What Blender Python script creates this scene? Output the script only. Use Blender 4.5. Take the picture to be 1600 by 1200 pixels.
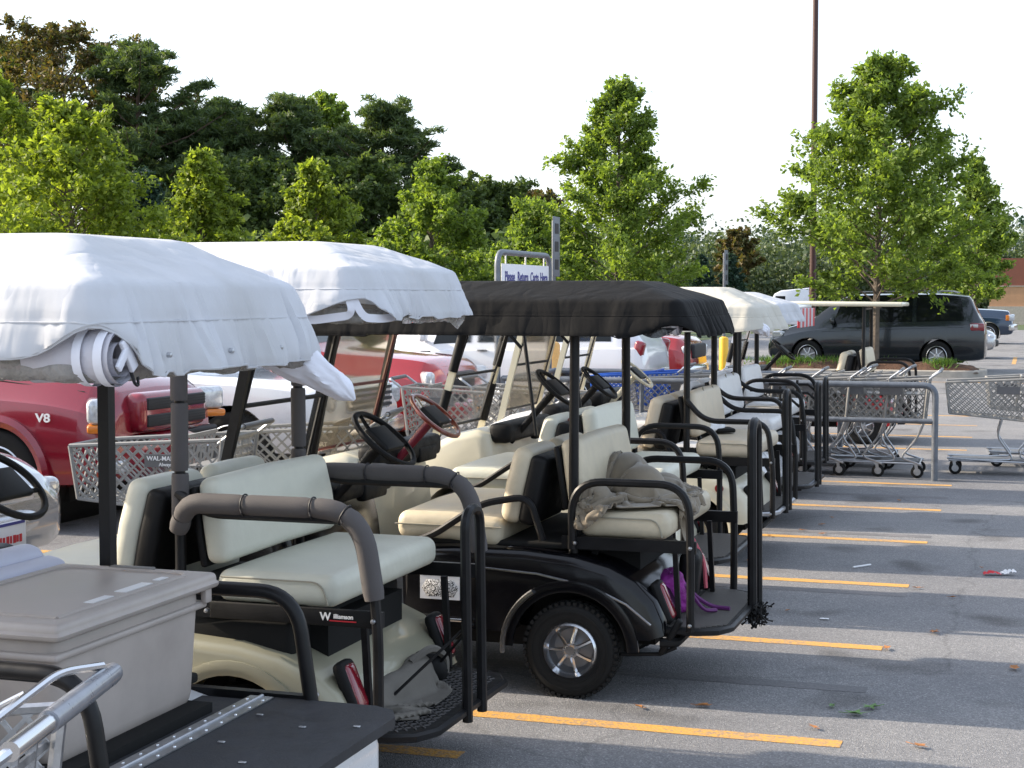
import bpy, bmesh, math, random
import numpy as np
from mathutils import Vector, Matrix, Euler, noise
for o in list(bpy.data.objects): bpy.data.objects.remove(o)
scene = bpy.context.scene
COL = scene.collection
R = math.radians
PI = math.pi
# ------------------------------------------------------------------ camera
YAW, PITCH, CAMH, F = R(18.0), R(3.16), 1.8, 2500.0
cam_d = bpy.data.cameras.new('Camera'); cam = bpy.data.objects.new('Camera', cam_d); COL.objects.link(cam)
cam.location = (0, 0, CAMH); cam.rotation_euler = (PI/2 - PITCH, 0, YAW)
cam_d.sensor_width = 36; cam_d.lens = 36*F/1600; cam_d.clip_start = .05; cam_d.clip_end = 3000
scene.camera = cam
# ------------------------------------------------------------------ sky, sun, exposure
SUN_EL, SUN_AZ = R(27), R(-93)        # azimuth from +Y, clockwise: the sun stands over -X
w = bpy.data.worlds.new('World'); scene.world = w; w.use_nodes = True
nt = w.node_tree; nt.nodes.clear()
sky = nt.nodes.new('ShaderNodeTexSky'); sky.sky_type = 'NISHITA'; sky.sun_disc = False
sky.sun_elevation = SUN_EL; sky.sun_rotation = SUN_AZ
sky.altitude = 100; sky.air_density = 1.0; sky.dust_density = 3.0; sky.ozone_density = 1.0
hsv = nt.nodes.new('ShaderNodeMix'); hsv.data_type = 'RGBA'; hsv.inputs[0].default_value = .34   # thin white overcast veil
hsv.inputs[7].default_value = (7.8, 8.5, 9.6, 1)
bg = nt.nodes.new('ShaderNodeBackground'); bg.inputs['Strength'].default_value = .13
ow = nt.nodes.new('ShaderNodeOutputWorld')
nt.links.new(sky.outputs[0], hsv.inputs[6]); nt.links.new(hsv.outputs[2], bg.inputs[0]); nt.links.new(bg.outputs[0], ow.inputs[0])
sd = bpy.data.lights.new('Sun', 'SUN'); sd.energy = 4.2; sd.angle = R(.6); sd.color = (1, .87, .70)
sun = bpy.data.objects.new('Sun', sd); COL.objects.link(sun); sun.location = (-20, 0, 20)
sdir = Vector((math.sin(SUN_AZ)*math.cos(SUN_EL), math.cos(SUN_AZ)*math.cos(SUN_EL), math.sin(SUN_EL)))
sun.rotation_euler = sdir.to_track_quat('Z', 'Y').to_euler()
vs = scene.view_settings; vs.view_transform = 'Standard'; vs.look = 'None'; vs.exposure = 1.1; vs.gamma = 1
scene.render.film_transparent = False
scene.cycles.max_bounces = 8; scene.cycles.transparent_max_bounces = 24
scene.cycles.use_denoising = True

CY, SY = math.cos(YAW), math.sin(YAW)
def at(px, zc, z=0.0):
    """world point at picture column px (1600 wide), depth zc metres and height z"""
    xc = (px-800)/F*zc
    return Vector((xc*CY - zc*SY, xc*SY + zc*CY, z))

# ------------------------------------------------------------------ materials
MATS = {}
def mat(name, col, rough=.5, metal=0, nz=None, bump=None, coat=0, trans=0, ior=1.45, spec=.5, sheen=0, alpha=1, col2=None, emit=None):
    """nz=(scale, amount): value noise on the colour; bump=(scale, strength, distance)"""
    if name in MATS: return MATS[name]
    m = bpy.data.materials.new(name); m.use_nodes = True
    n = m.node_tree.nodes; l = m.node_tree.links
    b = n['Principled BSDF']
    c = (*col, 1) if len(col) == 3 else col
    b.inputs['Base Color'].default_value = c; b.inputs['Roughness'].default_value = rough
    b.inputs['Metallic'].default_value = metal; b.inputs['IOR'].default_value = ior
    b.inputs['Specular IOR Level'].default_value = spec
    b.inputs['Coat Weight'].default_value = coat; b.inputs['Coat Roughness'].default_value = .06
    b.inputs['Transmission Weight'].default_value = trans; b.inputs['Alpha'].default_value = alpha
    b.inputs['Sheen Weight'].default_value = sheen
    if emit: b.inputs['Emission Color'].default_value = (*emit, 1); b.inputs['Emission Strength'].default_value = 1
    tc = None
    if nz or bump:
        tc = n.new('ShaderNodeTexCoord')
    if nz:
        t = n.new('ShaderNodeTexNoise'); t.inputs['Scale'].default_value = nz[0]; t.inputs['Detail'].default_value = 5; t.inputs['Roughness'].default_value = .65
        l.new(tc.outputs['Object'], t.inputs['Vector'])
        r = n.new('ShaderNodeValToRGB'); r.color_ramp.elements[0].position = .3; r.color_ramp.elements[1].position = .7
        c2 = (*col2, 1) if col2 else tuple(min(1, v*(1+nz[1])) for v in c[:3]) + (1,)
        c1 = c if col2 else tuple(v*(1-nz[1]) for v in c[:3]) + (1,)
        r.color_ramp.elements[0].color = c1; r.color_ramp.elements[1].color = c2
        l.new(t.outputs['Fac'], r.inputs[0]); l.new(r.outputs[0], b.inputs['Base Color'])
        mr = n.new('ShaderNodeMapRange'); mr.inputs[1].default_value = .3; mr.inputs[2].default_value = .7
        mr.inputs[3].default_value = max(.02, rough*.8); mr.inputs[4].default_value = min(1, rough*1.2)
        l.new(t.outputs['Fac'], mr.inputs[0]); l.new(mr.outputs[0], b.inputs['Roughness'])
    if bump:
        t2 = n.new('ShaderNodeTexNoise'); t2.inputs['Scale'].default_value = bump[0]; t2.inputs['Detail'].default_value = 4
        l.new(tc.outputs['Object'], t2.inputs['Vector'])
        bp = n.new('ShaderNodeBump'); bp.inputs['Strength'].default_value = bump[1]; bp.inputs['Distance'].default_value = bump[2] if len(bump) > 2 else .01
        l.new(t2.outputs['Fac'], bp.inputs['Height']); l.new(bp.outputs[0], b.inputs['Normal'])
    MATS[name] = m
    return m
def leafmat(name, c1, c2, c3, transl=.35):
    m = bpy.data.materials.new(name); m.use_nodes = True; n = m.node_tree.nodes; l = m.node_tree.links
    b = n['Principled BSDF']; out = n['Material Output']
    g = n.new('ShaderNodeNewGeometry'); r = n.new('ShaderNodeValToRGB')
    r.color_ramp.elements[0].color = (*c1, 1); r.color_ramp.elements[1].color = (*c3, 1)
    e = r.color_ramp.elements.new(.55); e.color = (*c2, 1)
    l.new(g.outputs['Random Per Island'], r.inputs[0]); l.new(r.outputs[0], b.inputs['Base Color'])
    b.inputs['Roughness'].default_value = .55; b.inputs['Specular IOR Level'].default_value = .3
    t = n.new('ShaderNodeBsdfTranslucent'); mx = n.new('ShaderNodeMixShader'); mx.inputs[0].default_value = transl
    gm = n.new('ShaderNodeMix'); gm.data_type = 'RGBA'; gm.blend_type = 'MULTIPLY'; gm.inputs[0].default_value = 1; gm.inputs[7].default_value = (1.5, 1.5, .5, 1)
    l.new(r.outputs[0], gm.inputs[6]); l.new(gm.outputs[2], t.inputs[0])
    l.new(b.outputs[0], mx.inputs[1]); l.new(t.outputs[0], mx.inputs[2]); l.new(mx.outputs[0], out.inputs['Surface'])
    MATS[name] = m; return m
def asphalt():
    m = bpy.data.materials.new('asphalt'); m.use_nodes = True; n = m.node_tree.nodes; l = m.node_tree.links
    b = n['Principled BSDF']; tc = n.new('ShaderNodeTexCoord')
    def nz(s, d=3, ro=.6):
        t = n.new('ShaderNodeTexNoise'); t.inputs['Scale'].default_value = s; t.inputs['Detail'].default_value = d; t.inputs['Roughness'].default_value = ro
        l.new(tc.outputs['Object'], t.inputs['Vector']); return t
    v = n.new('ShaderNodeTexVoronoi'); v.inputs['Scale'].default_value = 165; l.new(tc.outputs['Object'], v.inputs['Vector'])
    sp = n.new('ShaderNodeSeparateColor'); l.new(v.outputs['Color'], sp.inputs[0])
    r = n.new('ShaderNodeValToRGB'); els = r.color_ramp.elements
    els[0].color = (.152, .154, .160, 1); els[1].color = (.35, .348, .348, 1); els[1].position = 1
    e = els.new(.45); e.color = (.199, .201, .208, 1); e = els.new(.86); e.color = (.243, .244, .25, 1)
    l.new(sp.outputs[0], r.inputs[0])
    big = nz(.55, 6, .7); r2 = n.new('ShaderNodeValToRGB'); r2.color_ramp.elements[0].position = .32; r2.color_ramp.elements[1].position = .72
    r2.color_ramp.elements[0].color = (.74, .74, .76, 1); r2.color_ramp.elements[1].color = (1.12, 1.1, 1.07, 1)
    l.new(big.outputs[0], r2.inputs[0])
    mx = n.new('ShaderNodeMix'); mx.data_type = 'RGBA'; mx.blend_type = 'MULTIPLY'; mx.inputs[0].default_value = 1
    l.new(r.outputs[0], mx.inputs[6]); l.new(r2.outputs[0], mx.inputs[7])
    # oil spots
    st = nz(1.7, 2, .4); r3 = n.new('ShaderNodeValToRGB'); r3.color_ramp.elements[0].position = .60; r3.color_ramp.elements[1].position = .72
    r3.color_ramp.elements[0].color = (1, 1, 1, 1); r3.color_ramp.elements[1].color = (.58, .57, .56, 1); l.new(st.outputs[0], r3.inputs[0])
    m2 = n.new('ShaderNodeMix'); m2.data_type = 'RGBA'; m2.blend_type = 'MULTIPLY'; m2.inputs[0].default_value = 1
    l.new(mx.outputs[2], m2.inputs[6]); l.new(r3.outputs[0], m2.inputs[7]); l.new(m2.outputs[2], b.inputs['Base Color'])
    ck = n.new('ShaderNodeTexVoronoi'); ck.feature = 'DISTANCE_TO_EDGE'; ck.inputs['Scale'].default_value = .33
    wp = nz(1.3, 4, .6); vm = n.new('ShaderNodeMix'); vm.data_type = 'VECTOR'; vm.inputs[0].default_value = .35; l.new(tc.outputs['Object'], vm.inputs[4]); l.new(wp.outputs['Color'], vm.inputs[5]); l.new(vm.outputs[1], ck.inputs['Vector'])
    r4 = n.new('ShaderNodeValToRGB'); r4.color_ramp.elements[0].position = .0012; r4.color_ramp.elements[1].position = .004; r4.color_ramp.elements[0].color = (.5, .5, .5, 1); r4.color_ramp.elements[1].color = (1, 1, 1, 1); l.new(ck.outputs['Distance'], r4.inputs[0])
    m3 = n.new('ShaderNodeMix'); m3.data_type = 'RGBA'; m3.blend_type = 'MULTIPLY'; m3.inputs[0].default_value = .45
    l.new(m2.outputs[2], m3.inputs[6]); l.new(r4.outputs[0], m3.inputs[7]); l.new(m3.outputs[2], b.inputs['Base Color'])
    b.inputs['Roughness'].default_value = .88; b.inputs['Specular IOR Level'].default_value = .25
    bp = n.new('ShaderNodeBump'); bp.inputs['Strength'].default_value = .55; bp.inputs['Distance'].default_value = .006
    l.new(v.outputs['Distance'], bp.inputs['Height']); l.new(bp.outputs[0], b.inputs['Normal'])
    MATS['asphalt'] = m; return m
def paintmat(name, col, wear):
    """road paint worn through to the asphalt"""
    m = bpy.data.materials.new(name); m.use_nodes = True; n = m.node_tree.nodes; l = m.node_tree.links
    b = n['Principled BSDF']; tc = n.new('ShaderNodeTexCoord')
    t = n.new('ShaderNodeTexNoise'); t.inputs['Scale'].default_value = 45; t.inputs['Detail'].default_value = 6; t.inputs['Roughness'].default_value = .75
    l.new(tc.outputs['Object'], t.inputs['Vector'])
    t2 = n.new('ShaderNodeTexNoise'); t2.inputs['Scale'].default_value = 2.5; t2.inputs['Detail'].default_value = 3; l.new(tc.outputs['Object'], t2.inputs['Vector'])
    ad = n.new('ShaderNodeMath'); ad.operation = 'MULTIPLY_ADD'; ad.inputs[1].default_value = .45; l.new(t2.outputs[0], ad.inputs[0]); l.new(t.outputs[0], ad.inputs[2])
    r = n.new('ShaderNodeValToRGB'); r.color_ramp.elements[0].position = .70; r.color_ramp.elements[1].position = .82
    r.color_ramp.elements[0].color = (*col, 1); r.color_ramp.elements[1].color = (col[0]*.3+.13*wear, col[1]*.3+.12*wear, col[2]*.3+.12*wear, 1)
    l.new(ad.outputs[0], r.inputs[0]); l.new(r.outputs[0], b.inputs['Base Color']); b.inputs['Roughness'].default_value = .8
    v = n.new('ShaderNodeTexVoronoi'); v.inputs['Scale'].default_value = 75; l.new(tc.outputs['Object'], v.inputs['Vector'])
    bp = n.new('ShaderNodeBump'); bp.inputs['Strength'].default_value = .4; bp.inputs['Distance'].default_value = .005
    l.new(v.outputs['Distance'], bp.inputs['Height']); l.new(bp.outputs[0], b.inputs['Normal'])
    MATS[name] = m; return m
def clothmat(name, col, rough=.75, k=1.0, spec=.3, transl=.12):
    m = bpy.data.materials.new(name); m.use_nodes = True; n = m.node_tree.nodes; l = m.node_tree.links; b = n['Principled BSDF']; out = n['Material Output']
    tc = n.new('ShaderNodeTexCoord'); b.inputs['Roughness'].default_value = rough; b.inputs['Specular IOR Level'].default_value = spec
    def nz(sc, scale, detail=3, dist=0):
        mp = n.new('ShaderNodeMapping'); mp.inputs['Scale'].default_value = sc; l.new(tc.outputs['Object'], mp.inputs[0])
        t = n.new('ShaderNodeTexNoise'); t.inputs['Scale'].default_value = scale; t.inputs['Detail'].default_value = detail; t.inputs['Distortion'].default_value = dist; l.new(mp.outputs[0], t.inputs[0]); return t
    g = nz((1, 1, 1), 3.5, 6); r = n.new('ShaderNodeValToRGB'); r.color_ramp.elements[0].position = .35; r.color_ramp.elements[1].position = .68
    r.color_ramp.elements[0].color = (col[0]*.86, col[1]*.85, col[2]*.82, 1); r.color_ramp.elements[1].color = (*col, 1); l.new(g.outputs[0], r.inputs[0]); l.new(r.outputs[0], b.inputs['Base Color'])
    prev = None
    for (sc, scale, st, dist, det, ds) in (((1, 1, .16), 6, .55*k, .04, 1.5, .5), ((1, 1, .22), 15, .35*k, .012, 1.5, .6), ((.7, .7, 1.2), 4, .25*k, .02, 1, .4), ((1, 1, 1), 420, .15*k, .0012, 1, 0)):
        t = nz(sc, scale, det, ds); a = n.new('ShaderNodeMath'); a.operation = 'SUBTRACT'; a.inputs[1].default_value = .5; l.new(t.outputs[0], a.inputs[0])
        ab = n.new('ShaderNodeMath'); ab.operation = 'ABSOLUTE'; l.new(a.outputs[0], ab.inputs[0])
        bp = n.new('ShaderNodeBump'); bp.inputs['Strength'].default_value = st; bp.inputs['Distance'].default_value = dist; l.new(ab.outputs[0], bp.inputs['Height'])
        if prev: l.new(prev.outputs[0], bp.inputs['Normal'])
        prev = bp
    l.new(prev.outputs[0], b.inputs['Normal'])
    if transl:
        t = n.new('ShaderNodeBsdfTranslucent'); t.inputs[0].default_value = (*col, 1); mx = n.new('ShaderNodeMixShader'); mx.inputs[0].default_value = transl; l.new(prev.outputs[0], t.inputs['Normal'])
        l.new(b.outputs[0], mx.inputs[1]); l.new(t.outputs[0], mx.inputs[2]); l.new(mx.outputs[0], out.inputs['Surface'])
    MATS[name] = m; return m
asphalt()
clothmat('cloth_white', (.60, .615, .655)); clothmat('cloth_cream', (.60, .58, .52)); clothmat('cloth_black', (.006, .006, .0065), .8, 1.0, .15, 0)
paintmat('yellow_paint', (.56, .295, .06), 1); paintmat('blackout_paint', (.115, .115, .12), 1)
mat('black_steel', (.008, .008, .009), .38, spec=.3, nz=(9, .3))
mat('black_plastic', (.009, .009, .0095), .55, spec=.22, nz=(20, .25), bump=(160, .15, .003))
mat('dish_dark', (.30, .30, .31), .45, .8)
mat('rubber', (.013, .013, .013), .8, spec=.25, nz=(18, .35), bump=(60, .2, .004))
mat('chrome', (.66, .67, .69), .2, 1)
mat('steel', (.42, .43, .45), .38, 1, nz=(25, .2))
mat('galvanised', (.14, .155, .18), .5, .35, nz=(14, .2))
mat('alloy', (.55, .56, .58), .3, .9, nz=(20, .1))
mat('white_paint', (.74, .74, .75), .3, coat=.5, nz=(3, .04))
mat('cream_paint', (.62, .58, .45), .35, coat=.4, nz=(4, .05))
mat('champagne_paint', (.30, .285, .205), .38, .25, coat=.35)
mat('black_paint', (.003, .003, .004), .16, spec=.45)
mat('maroon', (.16, .015, .03), .4)
mat('red_car', (.21, .005, .018), .22, .15, coat=1, nz=(2, .06))
mat('red_car2', (.32, .010, .014), .25, .1, coat=1, nz=(2, .06))
mat('white_car', (.68, .69, .73), .25, coat=1, nz=(1.5, .03))
mat('silver_car', (.42, .43, .45), .25, .7, coat=1)
mat('charcoal_car', (.020, .026, .032), .22, .3, coat=.6, nz=(2, .05))
mat('blue_car', (.016, .035, .07), .22, .3, coat=1)
mat('car_glass', (.008, .010, .011), .06, spec=.35)
mat('dark_trim', (.014, .014, .015), .6, spec=.3)
mat('amber', (.55, .16, .01), .25, coat=.5)
mat('lamp_clear', (.5, .52, .55), .12, .3, coat=1, nz=(30, .3))
mat('tail_red', (.2, .006, .016), .2, coat=1)
mat('seat_mint', (.57, .565, .475), .42, nz=(7, .05), bump=(16, .22, .012))
mat('seat_tan', (.56, .49, .36), .45, nz=(6, .12), bump=(16, .22, .012))
mat('seat_peach', (.58, .50, .38), .45, nz=(8, .1), bump=(16, .22, .012))
mat('seat_white', (.66, .65, .64), .42, nz=(6, .05), bump=(16, .22, .012))
mat('seat_lilac', (.55, .56, .66), .45, nz=(6, .04))
mat('piping', (.30, .28, .22), .6)
mat('foam_grey', (.085, .078, .078), .85, bump=(260, .35, .003), nz=(15, .12))
mat('webbing', (.72, .73, .80), .7, bump=(300, .2, .002))
mat('vinyl_clear', (.50, .48, .45), .16, trans=.55, ior=1.2, bump=(28, .9, .02), nz=(18, .25))
mat('vinyl_white', (.52, .51, .56), .4, bump=(30, .5, .01))
mat('handle_grey', (.22, .23, .26), .3, .3, coat=.5, nz=(20, .2))
mat('vinyl_black', (.03, .03, .032), .2, coat=.6, bump=(30, .8, .02))
mat('windshield', (.66, .60, .49), .06, trans=.84, ior=1.05, bump=(3, .05, .01))  # tan tint; lowered transmission adds diffuse haze standing in for a beige reflection
mat('windshield_clear', (.93, .94, .93), .05, trans=1, ior=1.04)
mat('khaki', (.205, .168, .12), .9, sheen=.3, bump=(240, .3, .003), nz=(9, .14))
mat('khaki_dark', (.13, .12, .105), .9, bump=(240, .3, .003), nz=(9, .14))
mat('magenta', (.22, .018, .21), .6, nz=(14, .5), bump=(24, .9, .02))
mat('purple', (.10, .015, .11), .6)
mat('pink_trim', (.6, .12, .16), .5)
mat('tote_grey', (.38, .335, .305), .42, nz=(4, .12), bump=(120, .06, .002))
mat('tote_dark', (.15, .14, .13), .5)
mat('deck_board', (.032, .033, .037), .6, spec=.3, nz=(12, .3), bump=(160, .3, .003))
mat('tread_rubber', (.085, .08, .08), .6, nz=(30, .25))
mat('ribbed_mat', (.10, .092, .085), .55, nz=(30, .25))
mat('dark_floor', (.012, .012, .012), .8, spec=.2)
mat('cart_plastic', (.24, .235, .225), .5, nz=(12, .12))
mat('cart_plastic_dark', (.10, .10, .105), .5, nz=(12, .12))
mat('blue_plastic', (.015, .09, .42), .4, nz=(12, .1))
mat('plate_white', (.72, .72, .73), .4)
mat('plate_yellow', (.75, .45, .02), .45)
mat('ink', (.012, .012, .015), .6)
mat('ink_blue', (.05, .05, .22), .6)
mat('ink_white', (.75, .75, .75), .5)
mat('red_print', (.5, .02, .03), .5)
mat('sign_white', (.70, .69, .72), .5)
mat('bollard_yellow', (.80, .46, .03), .45, nz=(6, .08))
mat('bollard_tan', (.72, .42, .14), .6, nz=(60, .18))
mat('brown_pole', (.055, .022, .018), .5)
mat('lamp_dark', (.03, .03, .032), .5)
mat('concrete', (.36, .33, .29), .9, nz=(8, .16), bump=(40, .4, .01))
mat('mulch', (.085, .042, .024), .95, nz=(16, .45), bump=(22, 1, .05))
mat('grassy', (.05, .075, .02), .95, nz=(2, .3))
mat('brick_red', (.20, .075, .052), .9, nz=(3, .12))
mat('brick_tan', (.42, .24, .14), .9, nz=(3, .1))
mat('bark', (.12, .095, .075), .95, nz=(10, .35), bump=(18, .8, .03))
mat('bark_pine', (.10, .065, .05), .95, nz=(6, .35), bump=(10, .8, .04))
mat('leaf_dry', (.33, .14, .045), .8, nz=(40, .3)); mat('leaf_green', (.10, .20, .05), .7, nz=(40, .3)); mat('leaf_orange', (.55, .20, .03), .7)
mat('paper_bag', (.72, .72, .70), .7, bump=(40, .4, .01))
mat('wood_red', (.17, .03, .018), .3, coat=.6, nz=(10, .25))
mat('cream_plastic', (.66, .60, .44), .4)
mat('wood_brown', (.14, .035, .03), .5)
leafmat('oak_leaf', (.085, .135, .028), (.16, .235, .052), (.25, .34, .085), .5)
leafmat('lime_leaf', (.105, .15, .024), (.195, .26, .042), (.29, .36, .075), .5)
leafmat('dark_leaf', (.055, .090, .032), (.095, .142, .048), (.145, .195, .066), .42)
leafmat('pine_needle', (.048, .080, .036), (.078, .120, .050), (.122, .168, .068), .4)
leafmat('rust_leaf', (.11, .072, .032), (.078, .095, .034), (.16, .108, .045), .35)
leafmat('cedar_leaf', (.02, .045, .03), (.035, .07, .05), (.06, .1, .07), .2)
leafmat('far_leaf', (.05, .075, .04), (.08, .115, .06), (.12, .155, .085), .25)  # muted greens: distance haze is put into the leaf colour
leafmat('grass_blade', (.04, .10, .015), (.09, .18, .03), (.16, .24, .05), .3)

# ------------------------------------------------------------------ mesh collector
class MB:
    def __init__(s): s.v = []; s.f = []
    def add(s, vs, fs):
        o = len(s.v); s.v += [tuple(p) for p in vs]; s.f += [tuple(i+o for i in f) for f in fs]; return s
    def box(s, c, d, rot=None):
        hx, hy, hz = d[0]/2, d[1]/2, d[2]/2; c = Vector(c)
        vs = [Vector((x*hx, y*hy, z*hz)) for x in (-1, 1) for y in (-1, 1) for z in (-1, 1)]
        if rot is not None: vs = [rot @ p for p in vs]
        return s.add([p+c for p in vs], [(0,1,3,2), (4,6,7,5), (0,4,5,1), (2,3,7,6), (0,2,6,4), (1,5,7,3)])
    def rbox(s, c, d, r=.02, n=2, rot=None, fn=None, extra=1):
        """box with rounded edges; fn(p) reshapes local points"""
        h = [x/2 for x in d]; r = min(r, *[x*.999 for x in h]); c = Vector(c)
        def coords(hh):
            a = [-hh + r*(1-math.cos(i/n*PI/2)) for i in range(n+1)]
            mid = [(-hh+r) + (2*(hh-r))*i/(extra+1) for i in range(1, extra+1)]
            return a + mid + [-x for x in reversed(a)]
        cs = [coords(x) for x in h]
        idx = {}; vs = []; fs = []
        def vert(p):
            k = tuple(round(x, 6) for x in p)
            if k in idx: return idx[k]
            q = Vector([max(-(h[i]-r), min(h[i]-r, p[i])) for i in range(3)]); dlt = Vector(p)-q
            if dlt.length > 1e-9: q = q + dlt.normalized()*r
            if fn: q = Vector(fn(q))
            if rot is not None: q = rot @ q
            idx[k] = len(vs); vs.append(q+c); return idx[k]
        for ax in range(3):
            u, w_ = (ax+1) % 3, (ax+2) % 3
            for sg in (-1, 1):
                A, B_ = cs[u], cs[w_]
                for i in range(len(A)-1):
                    for j in range(len(B_)-1):
                        q = []
                        for (aa, bb) in ((i,j), (i+1,j), (i+1,j+1), (i,j+1)):
                            p = [0,0,0]; p[ax] = sg*h[ax]; p[u] = A[aa]; p[w_] = B_[bb]; q.append(vert(p))
                        if sg < 0: q.reverse()
                        if len(set(q)) >= 3: fs.append(tuple(dict.fromkeys(q)))
        return s.add(vs, fs)
    def tube(s, pts, r, n=8, closed=False, caps=True, sq=None):
        """swept tube; r number or list; sq=(a,b) elliptical/flat section factors"""
        P = [Vector(p) for p in pts]; N = len(P)
        rs = r if isinstance(r, (list, tuple)) else [r]*N
        vs = []; fs = []; up = None
        for i in range(N):
            if closed: t = P[(i+1) % N]-P[i-1]
            else: t = (P[min(i+1, N-1)]-P[max(i-1, 0)])
            t = t.normalized() if t.length > 1e-9 else Vector((0,0,1))
            if up is None:
                up = Vector((0,0,1)) if abs(t.z) < .9 else Vector((0,1,0))
            side = t.cross(up)
            if side.length < 1e-6: side = t.cross(Vector((1,0,0)))
            side.normalize(); up = side.cross(t).normalized()
            a, b = sq or (1, 1)
            for k in range(n):
                an = 2*PI*(k+.5)/n
                vs.append(P[i] + side*math.cos(an)*rs[i]*a + up*math.sin(an)*rs[i]*b)
        M_ = N if closed else N-1
        for i in range(M_):
            for k in range(n):
                j = (i+1) % N
                fs.append((i*n+k, i*n+(k+1) % n, j*n+(k+1) % n, j*n+k))
        if caps and not closed:
            fs.append(tuple(reversed(range(n)))); fs.append(tuple((N-1)*n+k for k in range(n)))
        return s.add(vs, fs)
    def bar(s, a, b, wd, th):
        """flat strip of box section between two points"""
        return s.tube([a, b], .7071, 4, sq=(wd, th))
    def revolve(s, prof, c, axis='y', n=24, closed_prof=False):
        """prof: (radius, along)"""
        c = Vector(c); vs = []; fs = []; m = len(prof)
        for k in range(n):
            an = 2*PI*k/n; ca, sa = math.cos(an), math.sin(an)
            for (r, a) in prof:
                p = {'y': (r*ca, a, r*sa), 'z': (r*ca, r*sa, a), 'x': (a, r*ca, r*sa)}[axis]
                vs.append(c+Vector(p))
        for k in range(n):
            k2 = (k+1) % n
            for i in range(m if closed_prof else m-1):
                i2 = (i+1) % m
                fs.append((k*m+i, k*m+i2, k2*m+i2, k2*m+i))
        return s.add(vs, fs)
    def prism(s, poly, y0, y1, r=0.0, skip=None, ax='y'):
        """poly in (x,z) extruded along y with rounded side edges; skip(i): vertex keeps its place when the side is rounded"""
        n = len(poly); area = sum(poly[i][0]*poly[(i+1) % n][1]-poly[(i+1) % n][0]*poly[i][1] for i in range(n))
        if area < 0: poly = list(reversed(poly))
        nor = []
        for i in range(n):
            a, b, c = Vector(poly[i-1]), Vector(poly[i]), Vector(poly[(i+1) % n])
            e1 = (b-a).normalized(); e2 = (c-b).normalized()
            n1 = Vector((-e1.y, e1.x)); n2 = Vector((-e2.y, e2.x)); q = n1+n2
            nor.append((q/max(.6, q.length_squared/2)) if q.length > 1e-6 else n1)
        lay = [(y0, r), (y0+.3*r, .3*r), (y0+r, 0), (y1-r, 0), (y1-.3*r, .3*r), (y1, r)] if r > 0 else [(y0, 0), (y1, 0)]
        vs = []; fs = []
        for (y, ins) in lay:
            for i, p in enumerate(poly):
                q = Vector(p) + nor[i]*(0 if (skip and skip(p)) else ins)
                vs.append((q.x, y, q.y))
        for k in range(len(lay)-1):
            for i in range(n):
                j = (i+1) % n
                fs.append((k*n+i, (k+1)*n+i, (k+1)*n+j, k*n+j))
        fs.append(tuple(range(n))); fs.append(tuple((len(lay)-1)*n+i for i in reversed(range(n))))
        return s.add(vs, fs)
    def grid(s, fn, nu, nv, wrap=False):
        vs = [fn(i/nu, j/nv) for j in range(nv+1) for i in range(nu+(0 if wrap else 1))]
        W = nu if wrap else nu+1; fs = []
        for j in range(nv):
            for i in range(nu):
                i2 = (i+1) % W if wrap else i+1
                fs.append((j*W+i, j*W+i2, (j+1)*W+i2, (j+1)*W+i))
        return s.add(vs, fs)
    def build(s, name, m, parent=None, ang=38, loc=None):
        me = bpy.data.meshes.new(name); me.from_pydata(s.v, [], s.f); me.validate()
        if len(s.f) < 30000:
            bm = bmesh.new(); bm.from_mesh(me); bmesh.ops.recalc_face_normals(bm, faces=bm.faces); bm.to_mesh(me); bm.free()
        return finish(me, name, m, parent, ang, loc)
def finish(me, name, m, parent=None, ang=38, loc=None):
    if m: me.materials.append(MATS[m] if isinstance(m, str) else m)
    if len(me.polygons):
        me.polygons.foreach_set('use_smooth', [True]*len(me.polygons))
        if ang: me.set_sharp_from_angle(angle=R(ang))
    o = bpy.data.objects.new(name, me); COL.objects.link(o)
    if parent is not None: o.parent = parent
    if loc is not None: o.location = loc
    return o
def recalc(o):
    bm = bmesh.new(); bm.from_mesh(o.data); bmesh.ops.recalc_face_normals(bm, faces=bm.faces); bm.to_mesh(o.data); bm.free(); return o
def empty(name, loc=(0,0,0), rz=0, label=None, cat=None, group=None):
    o = bpy.data.objects.new(name, None); COL.objects.link(o); o.location = loc; o.rotation_euler = (0, 0, rz); o.empty_display_size = .2
    return tag(o, label, cat, group)
def tag(o, label=None, cat=None, group=None, kind=None):
    if label: o['label'] = label
    if cat: o['category'] = cat
    if group: o['group'] = group
    if kind: o['kind'] = kind
    return o
def copy_tree(o, parent=None):
    c = o.copy(); COL.objects.link(c)
    if parent is not None: c.parent = parent
    for ch in list(o.children): copy_tree(ch, c)
    return c
def text(body, size, m, parent, loc, rot, name='lettering', ext=.0015, sx=1.0, align='CENTER'):
    cu = bpy.data.curves.new('t', 'FONT'); cu.body = body; cu.size = size; cu.align_x = align; cu.align_y = 'CENTER'; cu.extrude = ext; cu.offset = size*.018
    t = bpy.data.objects.new('t', cu); COL.objects.link(t)
    bpy.context.view_layer.update()
    me = bpy.data.meshes.new_from_object(t.evaluated_get(bpy.context.evaluated_depsgraph_get()))
    bpy.data.objects.remove(t); bpy.data.curves.remove(cu)
    me.materials.clear()
    o = finish(me, name, m, parent, 0, loc); o.rotation_euler = rot; o.scale = (sx, 1, 1); return o
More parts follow.
